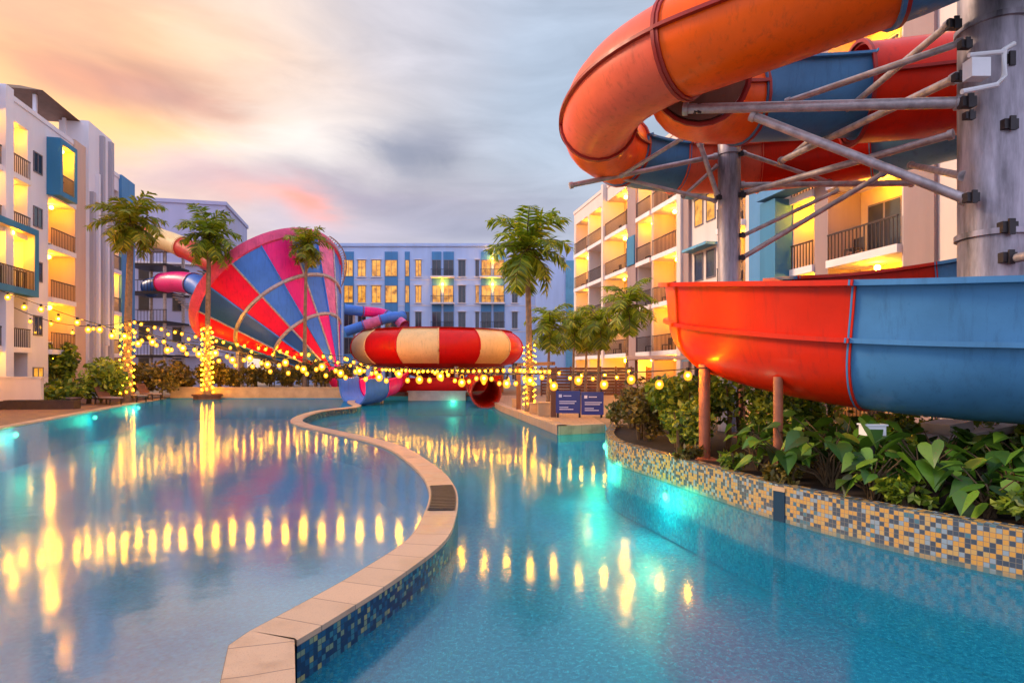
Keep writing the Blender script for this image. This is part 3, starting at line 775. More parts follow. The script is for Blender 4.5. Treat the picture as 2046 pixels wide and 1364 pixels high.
for z in (4.0, 7.4, 10.85, 14.3):
    b = MB(); b.box(-32, 3.05, -.05, -.002, z - .05, z + .03); b.build('string_course', M['slab'], FB)
for x0, x1 in ((863, 907), (961, 1008)):
    for z0, z1 in rows:
        b = MB(); b.box(fx(x0) - .1, fx(x1) + .1, -1.0, -.13, z0 - .22, z0 - .02); sl_ = b.build('balcony', M['slab'], FB)
        b = MB()
        for k in range(15): b.box(fx(x0) + (fx(x1) - fx(x0)) * k / 14 - .02, fx(x0) + (fx(x1) - fx(x0)) * k / 14 + .02, -.96, -.92, z0 - .018, z0 + .8)
        b.box(fx(x0) - .05, fx(x1) + .05, -.98, -.90, z0 + .8, z0 + .86); b.build('railing', M['rail'], sl_)
        if (z0 in (11.2,) ) or (x0 == 961 and z0 == 14.7): child(LAMP, sl_, ((fx(x0) + fx(x1)) / 2, -.55, z1 + .1))
for x0, x1, kind, lit in cols:
    if kind == 'win':
        for z0, z1 in rows:
            b = MB(); b.box(fx(x0) - .06, fx(x1) + .06, -.22, -.056, z0 - .12, z0 - .01); b.box(fx(x0) - .08, fx(x1) + .08, -.30, -.056, z1 + .02, z1 + .10); b.build('sill', M['slab'], FB)
    if kind == 'strip':
        b = MB(); b.box(fx(x0), fx(x1), -.12, -.003, .5, 18.0); b.build('window_strip', M['blue_pale_wall'], FB)
    for r, (z0, z1) in enumerate(rows):
        f = fwin(FB, fx(x0) + .06, fx(x1) - .06, z0, z1, False, -.125 if kind == 'strip' else -.003, 2)
        if lit[r]:
            f.children[0].data.materials[0] = M['lit_pane']

# block behind the funnel on the left: its end wall looks at us
BB = empty('apartment_block', (-31.5, 66, 0), DIR, 'tall lilac block with a blank upper wall behind the slide tower', 'building')
b = MB(); b.box(0, 11, 0, 18, 0, 20.3); b.box(-.15, 11.15, -.15, 18.15, 20.303, 20.7); b.build('wall', M['lilac'], BB)
# windows on its near end wall (local x = 0 face)
for f in range(4):
    for yy in (1.2, 4.2, 7.5, 10.6):
        b = MB(); z = 2.0 + f * 3.3
        b.box(-.06, -.003, yy, yy + 1.1, z, z + 1.6); w_ = b.build('window', M['frame'], BB)
        b = MB(); b.box(-.075, -.062, yy + .08, yy + 1.02, z + .08, z + 1.52); b.build('pane', M['dark_glass'], w_)
    b = MB(); b.box(-.35, -.003, .3, 17.5, 3.75 + f * 3.3, 3.95 + f * 3.3); b.build('ledge', M['slab'], BB)

# ------------------------------------------------------------------ water slides
def frame_at(path, k):
    t_ = (path[min(k + 1, len(path) - 1)] - path[max(k - 1, 0)]).normalized()
    s_ = t_.cross(Vector((0, 0, 1))).normalized(); u_ = s_.cross(t_)
    return s_, u_


def tube_prof(r, n=24): return [(r * math.cos(2 * PI * k / n), r * math.sin(2 * PI * k / n)) for k in range(n)]


def half_prof(r, top=.25, n=12, th=.05, lip=.14):
    o = [(r * math.sin(a), -r * math.cos(a)) for a in [PI / 2 * k / n for k in range(n + 1)]]
    o += [(r + .02, top - .06), (r + lip, top - .06), (r + lip, top), (r - th, top)]
    i = [((r - th) * math.sin(a), -(r - th) * math.cos(a)) for a in [PI / 2 * k / n for k in range(n, -1, -1)]]
    right = o + i
    left = [(-x, y) for x, y in right[::-1]]
    # go round: right side bottom->top->inner bottom, then left inner bottom->top->outer bottom
    return o + i[:-1] + [(-x, y) for x, y in i[::-1]] + [(-x, y) for x, y in o[::-1][:-1]]


def big_prof(r=1.0):
    n = 10
    o = [(r * math.sin(PI / 2 * k / n), -r * math.cos(PI / 2 * k / n)) for k in range(n + 1)]
    o += [(r + .13, 0.0), (r + .13, .07), (r + .02, .07), (r + .05, .45), (r + .09, .80), (r + .24, .80), (r + .24, .88), (r + .02, .88)]
    i = [(r - .02, .45), (r - .05, .05)] + [((r - .05) * math.sin(PI / 2 * k / n), -(r - .05) * math.cos(PI / 2 * k / n)) for k in range(n, -1, -1)]
    return o + i[:-1] + [(-x, y) for x, y in i[::-1]] + [(-x, y) for x, y in o[::-1][:-1]]


def sweep(b, path, prof, k0, k1, mi=0, sc_=1.0, cap=True):
    rings = []
    for k in range(k0, k1 + 1):
        s_, u_ = frame_at(path, k)
        rings.append([path[k] + s_ * (x * sc_) + u_ * (y * sc_) for x, y in prof])
    b.loft(rings, mi, True, cap)


def flange(b, path, prof, k, sc_, mi, w=.05):
    s_, u_ = frame_at(path, k); t_ = u_.cross(s_)
    b.loft([[path[k] + t_ * d + s_ * (x * sc_) + u_ * (y * sc_) for x, y in prof] for d in (-w, w)], mi, True, True)


def slide(root, path, secs, seam=True, fl=1.07):
    """secs = (k0, k1, material, profile, is_tube)"""
    for k0, k1, mt, prof, tub in secs:
        b = MB()
        if tub:
            r = prof
            po, pi = tube_prof(r), tube_prof(r - .05)
            rings = []
            for k in range(k0, k1 + 1):
                s_, u_ = frame_at(path, k); rings.append([path[k] + s_ * x + u_ * y for x, y in po])
            inner = []
            for k in range(k1, k0 - 1, -1):
                s_, u_ = frame_at(path, k); inner.append([path[k] + s_ * x + u_ * y for x, y in pi])
            b.loft(rings + inner, 0, True, False)
            for kk in (k0, k1):                                        # bolted joint ring
                s_, u_ = frame_at(path, kk); t_ = u_.cross(s_)
                sg = 1 if kk == k0 else -1
                rr = []
                for d, q in ((0, r - .05), (0, r * fl), (.07, r * fl), (.07, r + .001)):
                    rr.append([path[kk] - t_ * (d * sg) + s_ * (q * math.cos(2 * PI * j / 24)) + u_ * (q * math.sin(2 * PI * j / 24)) for j in range(24)])
                b.loft(rr, 1, True, False)
            if seam:
                for sg in (1, -1):
                    rr = []
                    for k in range(k0, k1 + 1):
                        s_, u_ = frame_at(path, k)
                        rr.append([path[k] + s_ * (sg * x) + u_ * y for x, y in ((r - .01, -.035), (r + .09, -.035), (r + .09, .035), (r - .01, .035))])
                    b.loft(rr, 1)
            b.build('tube_section', [M[mt], M['rib'] if mt not in ('blue', 'light_blue', 't_blue', 't_navy', 'cream') else M[mt]], root, True)
        else:
            sweep(b, path, prof, k0, k1, 0)
            pf = [(x, y) for x, y in prof]
            for kk in (k0, k1):
                s_, u_ = frame_at(path, kk); t_ = u_.cross(s_); sg = 1 if kk == k0 else -1
                nh = len(pf)
                oc = [p for p in pf if True]
                rr = [[path[kk] - t_ * (d * sg) + s_ * (x * q) + u_ * (y * (q if y < 0 else 1) - (.0 if y < 0 else .004)) for x, y in oc] for d, q in ((.002, 1.0), (.002, fl), (.028, fl), (.028, 1.0))]
                b.loft(rr, 0, True, False)
            b.build('flume_section', [M[mt]], root, True)


# near helix flume
C0 = Vector((8.8, 12.3, 0))
zr = [(-60, 3.2), (-90, 3.27), (-120, 3.36), (-135, 3.44), (-150, 3.60), (-165, 3.79), (-180, 3.99), (-195, 4.20), (-215, 4.40), (-240, 4.58), (-270, 4.72), (-300, 4.88), (-330, 5.05), (-370, 5.3)]


def rimz(a):
    for (a0, z0), (a1, z1) in zip(zr, zr[1:]):
        if a0 >= a >= a1: return z0 + (z1 - z0) * (a0 - a) / (a0 - a1)
    return zr[-1][1]


angs = [-62 - 2.5 * k for k in range(0, 121)]
hp = [C0 + Vector((4.4 * math.cos(R(a)), 4.4 * math.sin(R(a)), 0)) for a in angs]
for k, a in enumerate(angs): hp[k].z = sum(rimz(a + d) for d in (-10, -5, 0, 5, 10) if -60 >= a + d) / max(1, len([d for d in (-10, -5, 0, 5, 10) if -60 >= a + d])) - .88
S1 = empty('water_slide', (8.8, 12.3, .46), 0, 'big open red and blue flume curving over the broad leaf plants at the right edge', 'water slide')
def ka(a): return max(0, min(120, round((-62 - a) / 2.5)))
bp_ = big_prof(1.0)
Tinv = Vector((8.8, 12.3, .46))
hp = [p - Tinv for p in hp]
slide(S1, hp, [(ka(-62), ka(-98), 'red', bp_, 0), (ka(-98), ka(-137), 'blue', bp_, 0), (ka(-137), ka(-179), 'red', bp_, 0), (ka(-179), ka(-203), 'red_orange', bp_, 0), (ka(-203), ka(-240), 'blue', bp_, 0), (ka(-240), ka(-305), 'red', bp_, 0), (ka(-305), ka(-355), 'blue', bp_, 0)], fl=1.035)  # orange section is a red shell, warm bulb light put into its colour
for x, y, r in ((3.75, 11.7, .11), (4.32, 9.75, .075), (7.2, 8.3, .09), (6.0, 15.7, .1), (10.5, 16.3, .1)):
    a = math.degrees(math.atan2(y - 12.3, x - 8.8))
    a = a if a < -60 else a - 360
    zt = rimz(a) - .88 - math.sqrt(max(.05, 1 - min(.95, (math.hypot(x - 8.8, y - 12.3) - 4.4) ** 2))) + .03
    b = MB(); b.tube([(x - 8.8, y - 12.3, -.3), (x - 8.8, y - 12.3, zt - .46)], r, 12)
    b.box(x - 8.8 - r * 2, x - 8.8 + r * 2, y - 12.3 - r * 2, y - 12.3 + r * 2, -.02, .03)
    b.build('post', M['post'], S1, True)

# upper tube A that wraps round and becomes an open trough behind
qp = spline([(11.3, 8.2, 10.6), (9.2, 9.1, 10.0), (7.3, 10, 9.35), (5.9, 10.5, 8.98), (4.2, 11.2, 8.62), (3.1, 12.1, 8.55), (2.42, 13.4, 8.55), (2.2, 15, 8.55), (2.5, 16.6, 8.55), (3.5, 17.8, 8.58), (5.0, 18.45, 8.60), (6.8, 18.6, 8.62), (8.8, 18.05, 8.64), (10.3, 17.2, 8.66), (11.8, 16.0, 8.75), (13.2, 14.5, 8.9)], 8)
S2 = empty('water_slide', (6.5, 14.5, 0), 0, 'high orange tube slide looping round at the top right into a blue and salmon trough', 'water slide')
qp = [p - Vector((6.5, 14.5, 0)) for p in qp]
hf = half_prof(.9, .26)
slide(S2, qp, [(0, 21, 'blue', .95, 1), (21, 38, 'red_orange', .95, 1), (38, 58, 'salmon', .93, 1), (58, 70, 'red_orange', .93, 1), (70, 80, 'blue', hf, 0), (80, 91, 'salmon', hf, 0), (91, 104, 'red', hf, 0), (104, 120, 'light_blue', hf, 0)])

# middle slide: blue trough into a red tube, with a short bend ending under A
pp = spline([(4.05, 12.95, 8.55), (4.1, 13.5, 8.58), (4.4, 14.1, 8.66), (5.2, 14.65, 8.80), (6.3, 14.95, 8.95), (7.6, 15.0, 9.02), (8.9, 14.85, 9.05), (10.6, 14.4, 9.05), (13, 13.8, 9.1), (15.5, 13.2, 9.2)], 8)
S3 = empty('water_slide', (8, 13.9, 0), 0, 'slide with orange bend, blue trough and fat red tube between the steel columns', 'water slide')
pp = [p - Vector((8, 13.9, 0)) for p in pp]
hf2 = half_prof(1.0, .52)
b = MB()
s_, u_ = frame_at(pp, 0); t_ = u_.cross(s_)
b.loft([[pp[0] + t_ * d + s_ * (q * math.cos(2 * PI * j / 24)) + u_ * (q * math.sin(2 * PI * j / 24)) for j in range(24)] for d, q in ((.05, .96), (-.06, .96), (-.10, .6), (-.11, .02))])
b.build('mouth_shade', M['wood'], S3, True)  # dark disc stands in for the shadow inside the open tube mouth
slide(S3, pp, [(0, 27, 'red_orange', 1.02, 1), (27, 46, 'blue', hf2, 0), (46, 59, 'red', 1.16, 1), (59, 72, 'crimson', 1.16, 1)])

# steel structure carrying the slides
ST = empty('slide_support_frame', (0, 0, 0), 0, 'galvanised steel columns and crossing pipe braces carrying the high slides', 'steel frame')


def pipe(p, q, r, name='brace', mt='steel_pipe', n=10):
    b = MB(); b.tube([p, q], r, n)
    d = (Vector(q) - Vector(p)).normalized()
    b.tube([Vector(p), Vector(p) + d * .10], r * 1.35, n); b.tube([Vector(q) - d * .10, Vector(q)], r * 1.35, n)
    return b.build(name, M[mt], ST, True)


c1 = at(1985, 740, 11.0); c2 = at(1457, 740, 17.35)
for c, r, z in ((c1, .54, 12.5), (c2, .315, 9.6)):
    b = MB(); b.tube([(c.x, c.y, .1), (c.x, c.y, z)], r, 28)
    for zz in (4.6, 8.4): b.tube([(c.x, c.y, zz), (c.x, c.y, zz + .10)], r * 1.10, 28)
    b.build('column', M['steel'], ST, True)
cc = empty('x'); bpy.data.objects.remove(cc)
Pn = lambda x, y, Y: at(x, y, Y)
braces = [((1365, 218, 12.6), (1922, 205, 10.75), .10), ((1570, 205, 13.0), (1925, 84, 10.8), .065), ((1578, 314, 17.2), (1900, 46, 10.9), .07), ((1500, 230, 12.2), (1934, 400, 10.7), .085), ((1560, 322, 17.0), (1912, 155, 10.9), .08),
          ((1480, 388, 17.3), (1905, 268, 13.2), .085), ((1480, 517, 17.3), (1768, 345, 15.2), .07), ((1483, 305, 17.3), (1660, 365, 17.4), .06), ((1480, 370, 17.25), (1825, 366, 16.0), .08), ((1482, 472, 17.3), (1676, 380, 16.2), .055),
          ((1138, 371, 16.8), (1432, 312, 17.2), .07), ((1240, 352, 16.6), (1367, 274, 15.2), .055), ((1222, 352, 17.3), (1432, 402, 17.3), .055), ((1398, 285, 17.0), (1434, 392, 17.3), .07), ((1362, 395, 17.6), (1434, 330, 17.3), .05), ((1820, 330, 15.4), (1925, 352, 11.0), .07), ((2010, 250, 10.7), (2200, 140, 10.2), .085), ((2005, 455, 10.7), (2200, 440, 10.0), .085), ((2010, 118, 10.7), (2200, 60, 10.2), .085), ((2010, 520, 10.6), (2200, 480, 9.0), .08)]
for p, q, r in braces: pipe(at(*p), at(*q), r)
for x, y, Y, w in ((1928, 90, 10.7, .16), (1932, 205, 10.65, .2), (1936, 232, 10.6, .14), (1940, 395, 10.6, .18), (1915, 155, 10.75, .15), (1905, 50, 10.9, .18), (1480, 308, 17.1, .12), (1482, 390, 17.1, .16), (1482, 470, 17.1, .13), (1482, 515, 17.1, .13), (1436, 395, 17.1, .13), (2014, 122, 10.55, .2), (2015, 250, 10.5, .2), (2012, 455, 10.5, .22), (2012, 515, 10.5, .2), (1395, 220, 12.5, .16)):
    w *= .62; p = at(x, y, Y); b = MB(); b.box(p.x - w, p.x + w, p.y - w * .6, p.y + w * .6, p.z - w * .7, p.z + w * .7); b.box(p.x - w * .4, p.x + w * .4, p.y - w * .9, p.y - w * .6 - .002, p.z - w, p.z + w)
    b.build('bracket', M['bracket'], ST)
# white flood light strapped to the column
fl_ = empty('flood_light', at(1962, 140, 10.3), 0, 'white box flood light in a steel bracket on the big column', 'flood light')
b = MB(); b.box(-.26, .06, -.12, .1, -.16, .16); b.build('housing', M['white_plastic'], fl_)
b = MB(); b.tube([(-.42, -.1, -.42), (.18, -.1, -.30), (.30, -.1, -.15), (.30, -.1, .30), (.5, -.05, .42)], .045, 8); b.tube([(.30, -.1, .26), (-.3, -.1, .20)], .04, 8); b.build('bracket', M['white_plastic'], fl_, True)

# ------------------------------------------------------------------ funnel slide
AX0 = Vector((-12.82, 44.81, 1.39)); RC = Vector((-19.0, 47.51, 8.30)); RR = 6.05
ax = (RC - AX0); LEN = ax.length * .985; ax.normalize()
fu = ax.cross(Vector((0, 0, 1))).normalized(); fv = fu.cross(ax)
FN = empty('funnel_slide', (-14, 46, .3), 0, 'giant tilted funnel slide striped red, pink and blue beyond the hedge', 'funnel slide')
OFF = Vector((-14, 46, .3))


def cone(f, a, out=0.0): return AX0 + ax * (LEN * f) + (fu * math.cos(a) + fv * math.sin(a)) * (RR * f + out) - OFF


NSEG = 16
cols_ = ['t_navy', 't_red']
# angle 0 is found by the camera side: alternate colours, tinted by where the panels sit on the shell
order = []
for i in range(NSEG):
    a0 = 2 * PI * i / NSEG; a1 = 2 * PI * (i + 1) / NSEG; am = (a0 + a1) / 2
    p = cone(.6, am) + OFF
    px = CX + F * p.x / p.y
    order.append((i, px))
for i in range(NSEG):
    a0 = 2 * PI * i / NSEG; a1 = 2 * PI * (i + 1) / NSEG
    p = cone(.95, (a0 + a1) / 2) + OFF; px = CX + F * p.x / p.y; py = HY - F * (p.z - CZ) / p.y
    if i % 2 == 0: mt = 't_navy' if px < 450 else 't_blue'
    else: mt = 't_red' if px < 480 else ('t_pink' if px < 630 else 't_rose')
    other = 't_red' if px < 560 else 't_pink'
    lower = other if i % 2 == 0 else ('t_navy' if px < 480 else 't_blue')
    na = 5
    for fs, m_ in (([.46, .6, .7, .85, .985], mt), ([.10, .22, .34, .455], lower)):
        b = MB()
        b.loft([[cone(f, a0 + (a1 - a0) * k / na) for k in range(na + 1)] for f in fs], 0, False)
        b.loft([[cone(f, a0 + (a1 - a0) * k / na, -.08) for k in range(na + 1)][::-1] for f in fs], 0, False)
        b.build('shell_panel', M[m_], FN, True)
for f, w, r in ((.455, .10, .14), (.72, .12, .16)):
    b = MB(); n = 64
    b.loft([[cone(f + df, 2 * PI * k / n, out) for k in range(n)] for df, out in ((-.008, .005), (-.008, r), (.008, r), (.008, .005))], 0, True, False); b.build('ring_frame', M['steel_pipe'], FN, True)
for i in range(NSEG):
    a = 2 * PI * i / NSEG; b = MB(); b.tube([cone(f, a, .05) for f in (.12, .4, .7, .985)], .065, 6); b.build('rib', M['steel_pipe'] if i % 2 else M['t_blue'], FN, True)
b = MB(); n = 72
b.loft([[cone(f, 2 * PI * k / n, o_) for k in range(n)] for f, o_ in ((.975, .02), (.975, .2), (1.02, .12), (1.045, -.02), (1.04, -.3), (.985, -.1))], 0, True, False)
b.build('rim', paint('funnel_rim', (.70, .08, .20), .45, .2, 1.2), FN, True)
# access ladder along the right side of the rim
b = MB()
aa = [a for a in [2 * PI * k / 120 for k in range(120)] if CX + F * (cone(1.08, a) + OFF).x / (cone(1.08, a) + OFF).y > 640]
aa = sorted(aa, key=lambda a: ((a + 1.0) % (2 * PI)))
l1 = [cone(.98, a, .22) for a in aa]; l2 = [cone(.98, a, .62) for a in aa]
if len(l1) > 2:
    b.tube(l1, .05, 6); b.tube(l2, .05, 6)
    for p, q in zip(l1, l2): b.tube([p, q], .035, 5)
    b.build('ladder', M['steel_pipe'], FN)
b = MB(); n = 20
tp = [AX0 + ax * 1.0 - OFF, AX0 - ax * .3 - OFF, AX0 + Vector((1.0, -.5, -.6)) - OFF]
b.tube(tp, [.68, .75, .75], 18); b.build('outlet_tube', M['t_pink'], FN, True)
for x, y in ((-17.3, 45.4), (-14.6, 47.6), (-18.5, 50.5), (-21.8, 48.5), (-20.8, 45.6), (-16.2, 49.5)):
    # posts reach up to the shell
    zz = 1.5
    best = None
    for f in [i / 40 for i in range(6, 40)]:
        for j in range(48):
            q = cone(f, 2 * PI * j / 48) + OFF
            d = math.hypot(q.x - x, q.y - y)
            if d < .45 and (best is None or q.z < best): best = q.z
    if best:
        b = MB(); b.tube([(x - OFF.x, y - OFF.y, 0), (x - OFF.x, y - OFF.y, best - .3)], .16, 10); b.build('post', M['steel_pipe'], FN, True)

# ------------------------------------------------------------------ striped bowl slide
BO = empty('bowl_slide', (-6.4, 52, .3), 0, 'round bowl slide striped red and cream standing at the far end of the pool', 'bowl slide')
BR, BZ0, BZ1 = 7.3, 2.45, 5.15
NB = 14
for i in range(NB):
    a0 = -PI / 2 + .125 + 2 * PI * (i) / NB; a1 = a0 + 2 * PI / NB
    b = MB(); pr = []
    for j in range(11):
        s = j / 10; z = BZ0 + (BZ1 - BZ0) * s; r = BR - 1.0 * abs(2 * s - 1) ** 2.4
        pr.append((r, z))
    b.loft([[(r * math.cos(a0 + (a1 - a0) * k / 6), r * math.sin(a0 + (a1 - a0) * k / 6), z) for k in range(7)] for r, z in pr + [(r - .08, z) for r, z in pr[::-1]]], 0, False)
    b.build('wall_panel', M['cream'] if i % 2 else M['bowl_red'], BO, True)
    b = MB(); b.tube([(r * math.cos(a0) * 1.004, r * math.sin(a0) * 1.004, z) for r, z in pr], .06, 6); b.build('joint_rib', M['bowl_red'] if i % 2 else M['cream'], BO, True)
b = MB(); n = 48
b.loft([[(r * math.cos(2 * PI * k / n), r * math.sin(2 * PI * k / n), z) for k in range(n)] for r, z in ((BR - 1.0, BZ0), (BR - 2, BZ0 - .25), (2.4, 1.5), (1.0, 1.1), (1.0, .6), (.9, .6), (.9, 1.2), (2.2, 1.65), (BR - 2, BZ0 - .15), (BR - 1.02, BZ0 + .1))], 0, True, False)
b.build('floor_cone', M['bowl_red'], BO, True)
b = MB()
b.loft([[(r * math.cos(2 * PI * k / n), r * math.sin(2 * PI * k / n), z) for k in range(n)] for r, z in ((BR - .95, BZ1 - .02), (BR - .85, BZ1 + .08), (BR - 1.05, BZ1 + .1), (BR - 1.12, BZ1 - .02))], 0, True, False)
b.build('rim', M['rib'], BO, True)
for i in range(9):
    a = 2 * PI * i / 9 + .2
    b = MB(); b.tube([(5.6 * math.cos(a), 5.6 * math.sin(a), 0), (5.6 * math.cos(a), 5.6 * math.sin(a), BZ0 - .22)], .17, 10); b.build('leg', M['steel_pipe'] if i % 2 else M['post'], BO, True)

# low red apron flume under the bowl, grey splash wall, end chutes
b = MB(); fp = spline([(-12.6, 45.6, 1.35), (-10.5, 45.2, 1.3), (-6.5, 44.95, 1.3), (-2.8, 45.2, 1.35), (-1.4, 46.5, 1.5)], 6)
sweep(b, fp, half_prof(.72, .35), 0, len(fp) - 1)
tag(b.build('run_out_flume', M['bowl_red'], None, True), 'long red run out trough passing low under the striped bowl', 'water slide')
b = MB(); b.box(-7.6, -3.4, 44.0, 44.5, -1.1, .62); b.box(-7.7, -3.3, 43.95, 44.55, .623, .70)
tag(b.build('splash_wall', M['concrete']), 'pale grey splash wall at the waterline under the bowl slide', 'wall')
CH = empty('slide_chute', (-8.9, 38.2, 0), 0, 'pink and blue open slide end dipping into the pool', 'slide chute')
cp = spline([Vector(p) - Vector((-8.9, 38.2, 0)) for p in ((-8.6, 44.0, 2.1), (-8.4, 42.2, 1.8), (-8.6, 40.3, 1.45), (-9.2, 38.6, 1.2), (-9.9, 37.4, 1.12))], 7)
slide(CH, cp, [(0, 12, 't_red', half_prof(1.0, .3), 0), (12, 19, 't_pink', half_prof(1.05, .35), 0), (19, 28, 't_blue', half_prof(1.15, .55), 0)], fl=1.04)
b = MB(); b.tube([(.2, 2.0, -1.2), (.2, 2.0, .55)], .12, 10); b.build('post', M['steel_pipe'], CH, True)
RT = empty('slide_chute', (-1.6, 37.5, 0), 0, 'round red tube mouth opening over the water beside the tan deck', 'slide chute')
rp = spline([Vector(p) - Vector((-1.6, 37.5, 0)) for p in ((-2.6, 44.4, 1.25), (-2.3, 41.5, 1.1), (-1.85, 38.5, .98), (-1.55, 35.6, .88))], 7)
slide(RT, rp, [(0, 12, 'bowl_red', .85, 1), (12, 21, 'red', .85, 1)], seam=False, fl=1.1)
b = MB(); b.tube([(0, -.6, -1.2), (0, -.6, .1)], .14, 10); b.build('post', M['concrete'], RT, True)
# twisting small tubes beyond the bowl
TW = empty('twin_tube_slide', (-14, 59, .3), 0, 'thin blue and pink twisting tubes above the striped bowl', 'water slide')
o_ = Vector((-14, 59, .3))
t1 = spline([at(690, 618, 59) - o_, at(725, 622, 59.5) - o_, at(762, 626, 60.5) - o_, at(792, 638, 60) - o_, at(808, 650, 59.3) - o_], 6)
t2 = spline([at(692, 662, 58.6) - o_, at(722, 652, 58.8) - o_, at(755, 641, 59) - o_, at(785, 633, 59.4) - o_, at(803, 632, 60.5) - o_], 6)
slide(TW, t1, [(0, 6, 't_blue', .5, 1), (6, 14, 't_pink', .5, 1), (14, 19, 't_blue', .5, 1), (19, 24, 't_rose', .5, 1)], seam=False, fl=1.1)
slide(TW, t2, [(0, 7, 't_blue', .5, 1), (7, 13, 't_rose', .5, 1), (13, 24, 't_blue', .5, 1)], seam=False, fl=1.1)
for p in (t1[3], t1[15], t2[10]):
    b = MB(); b.tube([(p.x, p.y + .3, 0), (p.x, p.y, p.z - .4)], .12, 8); b.build('post', M['steel_pipe'], TW, True)

# slide tower at the left
SV = Vector((-34.5, 58.5, .3))
TWR = empty('slide_tower', SV, 0, 'steel slide tower with white canopy and stairs in front of the lilac block', 'slide tower')
for x in (-1.6, 1.6):
    for y in (-1.6, 1.6):
        b = MB(); b.tube([(x, y, 0), (x, y, 14.0)], .16, 8); b.build('post', M['steel_pipe'], TWR, True)
for z in (3.2, 6.4, 9.2, 11.8):
    b = MB(); b.box(-2, 2, -2, 2, z, z + .18); b.build('platform', M['bracket'], TWR)
    b = MB()
    for k in range(14): b.box(-1.95 + k * .3, -1.92 + k * .3, -1.98, -1.94, z + .18, z + 1.2)
    b.box(-2, 2, -2, -1.93, z + 1.2, z + 1.26); b.build('railing', M['rail'], TWR)
for k in range(4):
    b = MB(); sg = 1 if k % 2 else -1; z = k * 3.0
    for j in range(12): b.box(2.1 + j * .26, 2.4 + j * .26, -1.2, .2, z + (j if sg > 0 else 11 - j) * .25 + .1, z + (j if sg > 0 else 11 - j) * .25 + .2)
    b.build('stair', M['steel_pipe'], TWR)
b = MB(); b.loft([[(-2.4, -2.4, 13.8), (2.4, -2.4, 13.8), (2.4, 2.4, 13.8), (-2.4, 2.4, 13.8)], [(-.3, -.3, 15.0), (.3, -.3, 15.0), (.3, .3, 15.0), (-.3, .3, 15.0)]]); b.build('canopy', M['slab'], TWR)
TS = empty('tube_slide', SV, 0, 'red and cream tube slide leaving the tower towards the funnel rim', 'water slide')
tp = spline([at(296, 470, 58) - SV, at(316, 476, 57) - SV, at(352, 488, 56) - SV, at(395, 508, 54.5) - SV, at(448, 536, 52.5) - SV], 6)
slide(TS, tp, [(0, 6, 'bowl_red', .85, 1), (6, 14, 'cream', .95, 1), (14, 24, 'red', .95, 1)], seam=False)
TS2 = empty('tube_slide', SV, 0, 'pink and blue tube slide coming off the tower below the red and cream one', 'water slide')
tp2 = spline([at(300, 575, 58) - SV, at(328, 566, 57) - SV, at(360, 563, 55.5) - SV, at(398, 571, 54) - SV, at(420, 590, 53) - SV], 6)
slide(TS2, tp2, [(0, 6, 't_navy', .85, 1), (6, 16, 't_pink', .95, 1), (16, 24, 't_blue', .95, 1)], seam=False)

# ------------------------------------------------------------------ plants
def palm(name, x, y, z0, h, label, fr=24, L=2.6, lean=(0, 0), mat='leaf', tr=.17, seed=0, droop=1.0, cat='palm tree', group='tall palms round the pool', lw=.34):
    rnd = random.Random(seed)
    e = empty(name, (x, y, z0), 0, label, cat, group)
    b = MB(); pts = []
    for k in range(9):
        s = k / 8; pts.append((lean[0] * s * s, lean[1] * s * s, h * s))
    b.tube(pts, [tr * (1.45 - .6 * min(1, k / 2.5)) if k < 3 else tr * (1 - .35 * k / 8) for k in range(9)], 10)
    b.build('trunk', M['trunk'], e, True)
    T = Vector(pts[-1]); b = MB()
    b.tube([T, T + Vector((0, 0, L * .22)), T + Vector((0, 0, L * .32))], [tr * .75, tr * .6, .02], 8, 1)
    for k in range(fr):
        a = 2.39996 * k + rnd.uniform(-.2, .2)
        s = k / (fr - 1)
        el = R(80) * (1 - s) - R(32) * s + rnd.uniform(-.12, .12)
        d = Vector((math.cos(a), math.sin(a), 0)); Lk = L * rnd.uniform(.8, 1.08) * (.78 + .22 * math.sin(PI * min(1, s + .25)))
        p = T + Vector((0, 0, L * .25 * (1 - s))); ang = el; pts2 = [p]; n = 9
        for j in range(n):
            ang -= droop * R(4.5 + 8.5 * j / n)
            p = p + (d * math.cos(ang) + Vector((0, 0, math.sin(ang)))) * (Lk / n); pts2.append(p)
        b.tube(pts2, [.035 * (1 - j / (n + 1)) + .004 for j in range(n + 1)], 4, 1)
        sd_ = Vector((-d.y, d.x, 0))
        for j in range(1, n + 1):
            t_ = (pts2[j] - pts2[j - 1]).normalized(); up = sd_.cross(t_)
            for q in (0, .34, .67):
                c = pts2[j - 1].lerp(pts2[j], q)
                u = (j - 1 + q) / n
                ll = L * lw * math.sin(PI * min(.97, .12 + .80 * u)) ** .6 * rnd.uniform(.8, 1.1)
                for sg in (1, -1):
                    v = (sd_ * sg * .82 + t_ * rnd.uniform(.35, .65) + up * rnd.uniform(-.35, .55) + Vector((0, 0, -.10))).normalized()
                    w = t_ * (.055 * L / 2.6 * 1.3)
                    m_ = c + v * ll * .55; tip = c + v * ll + Vector((0, 0, -.16 * ll))
                    b.face([c - w * .5, m_ - w, tip, m_ + w, c + w * .5])
    b.build('crown', [M[mat], M['stem']], e)
    return e


